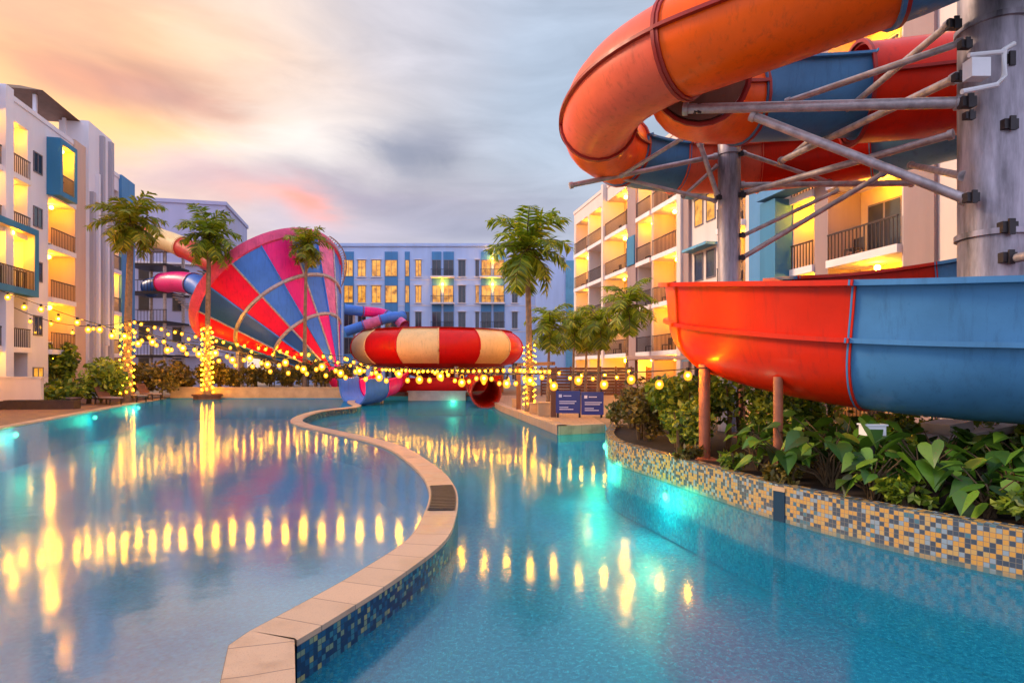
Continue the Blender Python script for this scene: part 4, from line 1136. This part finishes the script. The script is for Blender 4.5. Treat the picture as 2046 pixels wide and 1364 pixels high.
palm('palm_tree', -23.2, 36.2, .3, 10.3, 'tall palm with golden green crown in front of the left hotel wing end', 26, 2.45, (.25, 0), 'leaf_gold', .24, 1)
b = MB(); n = 28
b.loft([[(-20.6 + r * math.cos(2 * PI * k / n), 40.6 + r * math.sin(2 * PI * k / n), z) for k in range(n)] for r, z in ((.85, -1.1), (.85, .5), (.95, .505), (.95, .62), (.75, .625), (.75, .56), (.01, .56))])
tag(b.build('palm_planter', [M['wood']]), 'round brown planter standing in the far corner of the upper pool under a lit palm', 'planter')
palm('palm_tree', -20.6, 40.6, .55, 10.4, 'tall green palm with lit trunk in front of the lilac block', 22, 2.55, (.12, .05), 'leaf', .2, 2)
palm('palm_tree', .82, 28.0, .3, 7.2, 'tall green palm with lit trunk beside the wooden posts right of the bowl', 23, 2.6, (-.12, 0), 'leaf', .17, 3)
palm('palm_tree', -14.75, 42.7, .9, 9.9, 'slender golden palm standing before the funnel slide', 20, 2.0, (.15, 0), 'leaf_gold', .15, 4)
for i, (px, py, Y, lab, mt) in enumerate(((1095, 655, 33, 'small bright green palm next to the far block corner', 'leaf'), (1145, 652, 37, 'small palm with drooping fronds, second from the bright green one', 'leaf'), (1195, 650, 34, 'small dark palm between the drooping one and the tallest of the small palms', 'leaf'), (1252, 612, 31, 'tallest small palm close to the yellow lit balconies', 'leaf'), (1170, 665, 41, 'small palm partly hidden behind the cluster near the brown terrace wall', 'leaf_gold'))):
    T = at(px, py, Y)
    palm('small_palm_tree', T.x, Y, .3, T.z - .5, lab, 17, 1.95, (.1, .1), mt, .09, 20 + i, 1.25, 'palm tree', 'small palms by the right hotel wing')


def leafcloud(b, rnd, c, rx, ry, rz, n, s, lumps=6, mi=0):
    C = [(rnd.uniform(-.6, .6) * rx, rnd.uniform(-.6, .6) * ry, rnd.uniform(-.45, .55) * rz, rnd.uniform(.35, .6)) for _ in range(lumps)]
    for k in range(n):
        cx, cy, cz, cr = C[rnd.randrange(lumps)]
        d = Vector((rnd.gauss(0, 1), rnd.gauss(0, 1), rnd.gauss(0, 1))).normalized() * (rnd.random() ** .45)
        p = Vector((c[0] + cx + d.x * cr * rx, c[1] + cy + d.y * cr * ry, c[2] + cz + d.z * cr * rz))
        a = Vector((rnd.gauss(0, 1), rnd.gauss(0, 1), rnd.gauss(.2, .7))).normalized()
        w = a.orthogonal().normalized(); w.rotate(Matrix.Rotation(rnd.random() * 6.28, 3, a)) if False else None
        w = a.cross(Vector((rnd.gauss(0, 1), rnd.gauss(0, 1), rnd.gauss(0, 1)))).normalized()
        L = s * rnd.uniform(.6, 1.3)
        b.face([p - a * L * .5, p + w * L * .26, p + a * L * .5, p - w * L * .26], mi)


def shrub(x, y, z, rx, ry, rz, n, s, label, mat='bush', seed=0, group='shrubs round the pool', name='shrub', cat='shrub'):
    rnd = random.Random(seed + 100)
    e = empty(name, (x, y, z), 0, label, cat, group)
    b = MB()
    for k in range(6):
        a = rnd.random() * 6.28; r = rnd.random() * .6
        b.tube([(0.2 * math.cos(a) * rx, .2 * math.sin(a) * ry, 0), (r * math.cos(a) * rx * .6, r * math.sin(a) * ry * .6, rz * .8), (r * math.cos(a) * rx, r * math.sin(a) * ry, rz * 1.5)], [.05, .035, .012], 5)
    b.build('stem', M['stem'], e)
    b = MB(); leafcloud(b, rnd, (0, 0, rz), rx, ry, rz, n, s, 9); b.build('foliage', M[mat], e)
    return e


# left bank
for i, (px, py, Y, rx, rz, lab, mt) in enumerate(((185, 758, 35.0, 2.3, 1.5, 'large dark green shrub beside the white low wall', 'bush'), (130, 775, 33.5, 1.6, .75, 'low dark shrub at the foot of the left hotel wing', 'bush'), (310, 752, 41, 2.3, 1.45, 'bushy olive shrub behind the far sun lounger', 'hedge'), (365, 760, 43.5, 1.5, 1.2, 'olive shrub next to the lit palm trunk on the far bank', 'hedge'), (236, 758, 40, 1.5, 1.3, 'shrub behind the nearest lounger, by the golden palm trunk', 'hedge'), (110, 720, 38, 1.2, 1.8, 'tall thin shrub against the yellow lit ground floor', 'bush'))):
    p = at(px, py, Y); shrub(p.x, Y, .3, rx, rx * .8, max(.5, (p.z - .3)) if rz is None else rz, 1500, .34, lab, mt, i)
# planter with hedge at the far side of the upper pool
b = MB(); b.box(-23.6, -11.4, 41.503, 41.9, -.4, .98, 0); b.box(-23.6, -11.4, 41.45, 41.95, .983, 1.05, 0); b.box(-11.4, -11.1, 41.503, 44.4, -.4, .98, 0); b.box(-23.6, -11.45, 41.903, 44.4, .29, .9, 1)
tag(b.build('planter_wall', [M['planter'], M['soil']]), 'tan rendered planter wall along the far side of the upper pool', 'planter wall')
for i in range(9):
    x = -22.0 + i * 1.22
    shrub(x, 42.8, .9, .95, .75, 1.0 + .15 * math.sin(i * 2.1), 1000, .26, ('hedge shrub in the tan planter beside the lit palm trunk' if i == 0 else 'hedge shrub in the tan planter next to the pink and blue slide end' if i == 8 else 'olive hedge shrub in the row along the tan planter under the funnel'), 'hedge', 40 + i, 'hedge shrubs in the tan planter', 'hedge_shrub')
# right bank shrubs
for i, (x, y, rx, ry, rz, n, s, lab, mt) in enumerate(((3.35, 15.2, .75, 1.2, .85, 1700, .17, 'orange lit shrub at the far end of the mosaic planter', 'hedge'), (3.9, 13.6, .9, .95, .85, 2200, .17, 'dense green shrub left of the rusty slide post', 'bush'), (3.55, 12.4, .55, .7, .6, 1300, .15, 'low bright shrub overhanging the mosaic wall before the slide post', 'bush'), (5.0, 13.4, 1.1, 1.1, .95, 2200, .18, 'dark shrub behind the slide post under the red flume', 'bush'), (5.6, 11.8, 1.0, .9, .75, 1800, .17, 'dark shrub under the curve of the red flume', 'bush'), (6.9, 11.2, 1.1, .9, .6, 1800, .17, 'dark shrub under the blue flume behind the broad leaf plants', 'bush'), (8.3, 9.8, 1.2, 1.0, .55, 1800, .17, 'dark shrub at the right edge behind the broad leaf plants', 'bush'), (3.7, 18.0, .8, 1.3, .8, 1200, .2, 'shrub beside the navy sign board', 'hedge'))):
    shrub(x, y, .44, rx, ry, rz, n, s, lab, mt, 60 + i)


for i, (x, y, rx, rz, mt, lab) in enumerate(((4.15, 9.05, .35, .2, 'hedge', 'small golden ground plant at the foot of the rusty water outlet'), (5.0, 7.65, .4, .2, 'bush', 'small green ground plant on the wall edge under the blue flume joint'), (5.9, 6.75, .45, .2, 'bush', 'small green ground plant on the wall edge close to the right edge'), (3.35, 11.4, .3, .18, 'hedge', 'small golden ground plant on the wall edge right of the rusty slide post'), (3.75, 10.3, .35, .22, 'bush', 'small green ground plant on the wall edge between the slide posts'), (5.6, 9.0, .6, .35, 'bush', 'leafy ground plant filling the gap left of the white garden lamp'), (7.0, 7.3, .6, .3, 'bush', 'leafy ground plant between the broad leaf plants near the right edge'))):
    shrub(x, y, .45, rx, rx * .8, rz, 420, .13, lab, mt, 90 + i, 'low ground plants in the right planter', 'ground_plant', 'plant')


def bigleaf_plant(x, y, z, n, h, s, label, seed, group='broad leaf plants in the right planter'):
    rnd = random.Random(seed)
    e = empty('broad_leaf_plant', (x, y, z), 0, label, 'plant', group)
    bs, bl = MB(), MB()
    for k in range(n):
        a = rnd.random() * 6.28; hh = h * rnd.uniform(.3, 1.05); r = h * rnd.uniform(.15, .75)
        base = Vector((rnd.uniform(-.08, .08), rnd.uniform(-.08, .08), 0)); d = Vector((math.cos(a), math.sin(a), 0))
        tip = base + d * r + Vector((0, 0, hh))
        bs.tube([base, base + d * r * .35 + Vector((0, 0, hh * .65)), tip], [.014, .011, .007], 5)
        L = s * rnd.uniform(.55, 1.2); pit = rnd.uniform(-.75, .15)
        f = (d * math.cos(pit) + Vector((0, 0, math.sin(pit)))).normalized(); sd_ = Vector((-d.y, d.x, 0)); up = sd_.cross(f) * -1
        roll = rnd.uniform(-.5, .5); sd_ = (sd_ * math.cos(roll) + up * math.sin(roll)).normalized(); up = f.cross(sd_)
        if up.z < 0: up = -up
        prof = [(-.20, .16), (-.16, .36), (.05, .50), (.28, .50), (.52, .38), (.74, .20), (1.0, .0)]
        mid = [tip + f * (L * u) - Vector((0, 0, .35 * L * max(0, u) ** 2)) for u in (0, 0, .05, .28, .52, .74, 1.0)]
        for sg in (1, -1):
            ed = [tip + f * (L * u) + sd_ * (sg * w * L) + up * (L * w * rnd.uniform(.18, .34)) - Vector((0, 0, .35 * L * max(0, u) ** 2)) for u, w in prof]
            i0 = len(bl.v); bl.v += [tuple(p) for p in mid] + [tuple(p) for p in ed]
            for j in range(len(prof) - 1):
                bl.f.append((i0 + j, i0 + j + 1, i0 + 7 + j + 1, i0 + 7 + j) if sg < 0 else (i0 + j, i0 + 7 + j, i0 + 7 + j + 1, i0 + j + 1)); bl.m.append(0)
    bs.build('stem', M['stem'], e); bl.build('leaves', M['bigleaf'], e, True)
    return e


bl_spots = [(4.35, 9.55, 26, .85, .30, 'broad leaf plant reaching over the wall at the rusty water outlet'), (4.75, 9.0, 28, .85, .32, 'broad leaf plant with pale leaf tips just behind the water outlet'), (5.2, 9.5, 28, 1.0, .34, 'broad leaf plant below the joint of the red and blue flume'), (4.85, 8.05, 22, .6, .30, 'low broad leaf plant leaning on the mosaic wall under the blue flume'), (5.55, 8.2, 28, .8, .34, 'broad leaf plant in front of the small white garden lamp'), (6.3, 8.9, 28, .85, .36, 'broad leaf plant behind the white garden lamp by the slab'), (5.65, 7.15, 24, .6, .32, 'broad leaf plant with drooping leaves over the navy and yellow tiles'), (6.4, 7.5, 28, .8, .36, 'broad leaf plant with one bright green leaf near the right edge'), (7.2, 8.2, 28, .85, .36, 'broad leaf plant in front of the tan slab'), (6.3, 6.45, 24, .6, .32, 'broad leaf plant low at the right edge on the wall top'), (7.3, 6.9, 26, .8, .36, 'broad leaf plant cut by the right edge'), (8.1, 7.9, 26, .85, .36, 'broad leaf plant half hidden at the far right under the blue flume'), (4.35, 10.5, 18, .75, .26, 'small broad leaf plant between the two slide posts'), (5.3, 10.6, 24, .9, .32, 'broad leaf plant in the shade behind the second slide post'), (6.0, 9.9, 24, .9, .34, 'broad leaf plant in the shade left of the tan slab')]
for i, (x, y, n, h, s, lab) in enumerate(bl_spots): bigleaf_plant(x, y, .44, n, h, s, lab, 200 + i)

# small garden things on the right
gl_ = empty('garden_lamp', (5.25, 8.75, .44), 0, 'small white box lamp on a short post among the broad leaf plants', 'garden lamp')
b = MB(); b.tube([(0, 0, 0), (0, 0, .82)], .035, 8); b.build('post', M['bracket'], gl_); b = MB(); b.box(-.14, .14, -.1, .1, .82, .96); b.box(-.16, .16, -.12, .12, .963, .985); b.build('lamp_head', M['white_plastic'], gl_)
b = MB(); T = Matrix.Translation((7.3, 9.9, 1.10)) @ Matrix.Rotation(R(16), 4, 'Z') @ Matrix.Rotation(R(-7), 4, 'Y')
b.box(-.95, .95, -.4, .4, 0, .12, 0, T); b.box(-.4, .1, -.25, .25, .123, .28, 0, T); b.box(-.7, -.5, -.3, .3, -.8, -.003, 0, T); b.box(.5, .7, -.3, .3, -.8, -.003, 0, T)
tag(b.build('stone_bench', M['concrete']), 'tan slab bench half covered by leaves beneath the blue flume', 'bench')

# ------------------------------------------------------------------ terrace things
SG = empty('sign_board', (2.7, 24.2, .3), R(-4), 'navy double sign board with white print standing on the tan deck', 'sign')
for x in (-.85, .03, .9):
    b = MB(); b.box(x - .04, x + .04, .03, .11, 0, 1.15); b.build('post', M['bracket'], SG)
for x0, x1, z0, z1 in ((-.93, .05, .18, 1.08), (.09, .98, .12, 1.04)):
    b = MB(); b.box(x0, x1, -.03, .03, z0, z1); pn = b.build('panel', M['sign'], SG)
    b = MB(); rnd = random.Random(int(x0 * 100))
    b.box(x0 + .12, x0 + .24, -.035, -.031, z1 - .26, z1 - .14)
    for z, w in ((z1 - .20, .42), (z1 - .42, .62), (z1 - .50, .55), (z1 - .66, .3), (z1 - .74, .5)):
        b.box(x0 + (.3 if z == z1 - .20 else .14), x0 + .2 + w, -.035, -.031, z - .018, z + .018)
    b.build('print', M['sign_mark'], pn)
for i, (px, Y, zt, lab, r) in enumerate(((1106, 24.6, 2.25, 'thick brown timber post at the deck corner left of the navy sign', .11), (1036, 29.4, 2.35, 'brown timber post beside the red tube mouth', .11), (1062, 27.0, 1.5, 'short timber post between the palm and the deck corner post', .08))):
    p = at(px, 740, Y); b = MB(); b.box(p.x - r, p.x + r, Y - r, Y + r, .3, zt); b.box(p.x - r - .03, p.x + r + .03, Y - r - .03, Y + r + .03, zt + .002, zt + .06)
    tag(b.build('timber_post', M['wood']), lab, 'post', 'timber posts on the tan deck')
b = MB(); p = at(1036, 740, 29.4); q = at(1106, 740, 24.6)
d = (q - p).normalized(); n_ = Vector((-d.y, d.x, 0)) * .07
b.prism([(p - n_).to_tuple()[:2], (q - n_).to_tuple()[:2], (q + n_).to_tuple()[:2], (p + n_).to_tuple()[:2]], 2.42, 2.56)
tag(b.build('timber_beam', M['wood']), 'brown timber beam laid across the two deck posts', 'beam')
for i, (x, y, s, lab) in enumerate(((1.0, 26.4, .22, 'tan stone block at the deck edge by the palm foot'), (1.35, 25.3, .26, 'larger tan stone block beside the corner post'), (.2, 31.0, .2, 'tan stone block near the red tube mouth'))):
    b = MB(); b.box(x - s, x + s, y - s, y + s, .306, .306 + s * 2); b.box(x - s - .03, x + s + .03, y - s - .03, y + s + .03, .309 + s * 2, .35 + s * 2)
    tag(b.build('stone_block', M['planter']), lab, 'stone block', 'stone blocks on the deck edge')
# brown terrace wall with lattice fence in front of the right wing
fe = empty('timber_fence', (2.2, 45.0, .3), R(-12), 'dark brown timber fence in front of the ground floor on the right', 'fence')
for k in range(9):
    b = MB(); b.box(k * 1.1 - .06, k * 1.1 + .06, -.06, .06, 0, 2.2); b.build('post', M['wood'], fe)
for k in range(8):
    b = MB()
    for j in range(9): b.box(k * 1.1 + .07, k * 1.1 + 1.03, -.025, .025, .1 + j * .23, .1 + j * .23 + .18)
    b.build('panel', M['wood'], fe)
# pale pavilion counter at the foot of the right wing
pv = empty('pool_bar', (6.6, 27.5, .3), R(-12), 'pale pool bar counter with brown canopy by the right hotel wing', 'pool bar')
b = MB(); b.box(-.9, 2.2, -.6, .6, 0, 1.15); b.build('counter', M['white_warm'], pv); b = MB(); b.box(-1.05, 2.35, -.75, .75, 1.153, 1.25); b.build('counter_top', M['beige'], pv)
for x in (-.9, 2.2):
    b = MB(); b.box(x - .06, x + .06, .62, .74, 0, 2.4); b.build('post', M['wood'], pv)
b = MB(); b.box(-1.3, 2.6, -1.0, 1.1, 2.402, 2.55); b.build('canopy', M['beige'], pv)

# left bank: low white wall, dark kerb and sun loungers
b = MB(); T = Matrix.Translation((-25.6, 30.9, .3)) @ Matrix.Rotation(R(8), 4, 'Z')
b.box(-1.6, 1.3, -.12, .12, 0, 1.5, 0, T); b.box(-1.7, 1.4, -.17, .17, 1.503, 1.58, 0, T)
tag(b.build('garden_wall', M['white_warm']), 'low pale garden wall in front of the left hotel wing', 'wall')
b = MB(); T = Matrix.Translation((-23.6, 29.6, .3)) @ Matrix.Rotation(R(8), 4, 'Z')
b.box(-1.3, 2.0, -.3, .3, 0, .42, 0, T); b.box(-1.2, 1.9, -.22, .22, .423, .45, 1, T)
tag(b.build('planter_box', [M['dark_wood'], M['soil']]), 'long dark planter kerb on the brown deck by the garden wall', 'planter')


def lounger(loc, rz, label):
    e = empty('sun_lounger', loc, rz, label, 'sun lounger', 'sun loungers on the brown deck')
    b = MB(); b.box(-.33, .33, -.95, .95, .30, .36); b.build('frame', M['dark_wood'], e)
    for x in (-.28, .28):
        for y in (-.8, .75):
            b = MB(); b.box(x - .03, x + .03, y - .03, y + .03, 0, .298); b.build('leg', M['dark_wood'], e)
    T = Matrix.Translation((0, .35, .37)) @ Matrix.Rotation(R(48), 4, 'X')
    b = MB()
    for k in range(7): b.box(-.32, .32, k * .13, k * .13 + .11, 0, .035, 0, T)
    b.build('backrest', M['wood'], e)
    b = MB(); b.box(-.3, .3, -.93, .36, .363, .43); b.build('cushion', M['taupe'], e)
    return e


l0 = lounger((-22.6, 33.6, .304), R(60), 'sun lounger nearest the water edge, under the golden palm')
dup(l0, (-23.0, 36.5, .304), R(62), 'sun lounger behind the golden palm trunk, second along the deck')
dup(l0, (-23.6, 39.0, .304), R(64), 'sun lounger at the far end of the deck before the olive shrubs')
dup(l0, (-24.9, 33.3, .304), R(75), 'sun lounger in the second row near the dark green shrub')

# ------------------------------------------------------------------ festoon lights
BULB = {}


def string_light(pts, step, label, r, mat, drops, seed=0, wire=True):
    rnd = random.Random(seed)
    P = [Vector(p) for p in pts]; o0 = P[0].copy()
    e = empty('string_light', o0, 0, label, 'string lights', 'strings of festoon bulbs')
    b = MB(); b.tube([p - o0 for p in P], .012 if r < .1 else .02, 5)
    w = b.build('cable', M['wire'], e)
    acc = 0; nxt = step * .5; cnt = 0
    for k in range(len(P) - 1):
        d = (P[k + 1] - P[k]).length
        while nxt <= acc + d:
            q = P[k].lerp(P[k + 1], (nxt - acc) / d) - o0
            dr = drops[cnt % len(drops)] * rnd.uniform(.85, 1.15)
            c = q - Vector((0, 0, dr + r))
            key = (r, mat)
            if key not in BULB:
                bb = MB(); bb.ball((0, 0, 0), r, 10, 7, 0, 1.15); bb.tube([(0, 0, r * 1.0), (0, 0, r * 1.9)], r * .42, 7, 1); bb.ball((0, 0, .1 * r), r * .40, 7, 5, 2)
                BULB[key] = bb.build('bulb', [M[mat], M['wire'], M['filament' if mat == 'bulb' else 'filament_far']], e, True); BULB[key].location = c
            else: child(BULB[key], e, c)
            cnt += 1; nxt += step * (1.8 if seed == 1 and cnt < 11 else 1.0)
        acc += d
    return e


def sag(p, q, s, n=14):
    p, q = Vector(p), Vector(q); return [p.lerp(q, k / n) - Vector((0, 0, 4 * s * (k / n) * (1 - k / n))) for k in range(n + 1)]


near = spline([(-21.5, 21.5, 6.2), (-16.4, 19.3, 4.75), (-10.6, 16.6, 3.25), (-4.7, 14.7, 2.42), (-.25, 13.0, 2.14), (2.2, 11.9, 2.16), (3.75, 11.55, 2.25)], 6)
string_light(near, .54, 'long bulb string crossing both pools from the left wing to the rusty slide post', .085, 'bulb', [.05, .16], 1)
string_light(sag(at(262, 638, 45), at(690, 712, 43.5), .35, 16), .55, 'string of round globes dipping from the golden palm past the funnel', .12, 'bulb_far', [.05, .05, .35], 3)
string_light(sag(at(690, 712, 43.5), at(760, 733, 40), .1, 8), .5, 'short string of globes sloping down to the blue slide end', .12, 'bulb_far', [.05, .4], 4)
string_light(sag(at(760, 733, 40), at(1036, 733, 29.5), .1, 14), .5, 'straight string of globes over the water in front of the striped bowl', .10, 'bulb_far', [.06], 5)
string_light(sag(at(1036, 733, 29.5), at(1106, 735, 24.7), .05, 8), .6, 'string of globes between the two timber deck posts', .10, 'bulb_far', [.06], 6)
string_light(sag(at(1106, 738, 24.7), at(1262, 735, 23), .15, 8), .5, 'string of bulbs above the navy sign board', .08, 'bulb', [.05, .2], 7)
string_light(sag((-4.0, 30.0, 2.3), (1.69, 24.6, 2.15), .2, 12), .5, 'second lower string of globes crossing before the red tube mouth', .10, 'bulb_far', [.1, .3], 8)
string_light(sag(at(262, 655, 37), (-4.0, 30.0, 2.3), .75, 18), .62, 'lower string of globes dipping from the golden palm to the red tube mouth', .12, 'bulb_far', [.1, .45], 11)
string_light(sag(at(0, 600, 33), at(262, 640, 36), .8, 12), 1.0, 'string of bulbs along the front of the left hotel wing', .10, 'bulb_far', [.06, .3], 9)


def wrap(x, y, z0, z1, r, turns, n, label, br, mat):
    e = empty('trunk_light', (x, y, z0), 0, label, 'string lights', 'lights wound round palm trunks')
    pts = [(r * math.cos(2 * PI * turns * k / 120), r * math.sin(2 * PI * turns * k / 120), (z1 - z0) * k / 120) for k in range(121)]
    b = MB(); b.tube(pts, .015, 4); b.build('cable', M['wire'], e)
    key = (br, mat)
    for k in range(n):
        s = (k + .5) / n; a = 2 * PI * turns * s
        c = Vector(((r + br) * math.cos(a), (r + br) * math.sin(a), (z1 - z0) * s))
        if key not in BULB:
            bb = MB(); bb.ball((0, 0, 0), br, 10, 7); bb.ball((0, 0, 0), br * .40, 7, 5, 2); BULB[key] = bb.build('bulb', [M[mat], M['wire'], M['filament' if mat == 'bulb' else 'filament_far']], e, True); BULB[key].location = c
        else: child(BULB[key], e, c)


wrap(-23.2, 36.2, .6, 5.0, .30, 11, 60, 'warm lights wound round the golden palm trunk by the loungers', .07, 'bulb_far')
wrap(-20.6, 40.6, .7, 5.1, .27, 13, 72, 'warm lights wound round the palm trunk at the far corner of the upper pool', .09, 'bulb_far')
wrap(.82, 28.0, .5, 3.4, .23, 11, 56, 'warm lights wound round the palm trunk right of the bowl slide', .05, 'bulb_far')
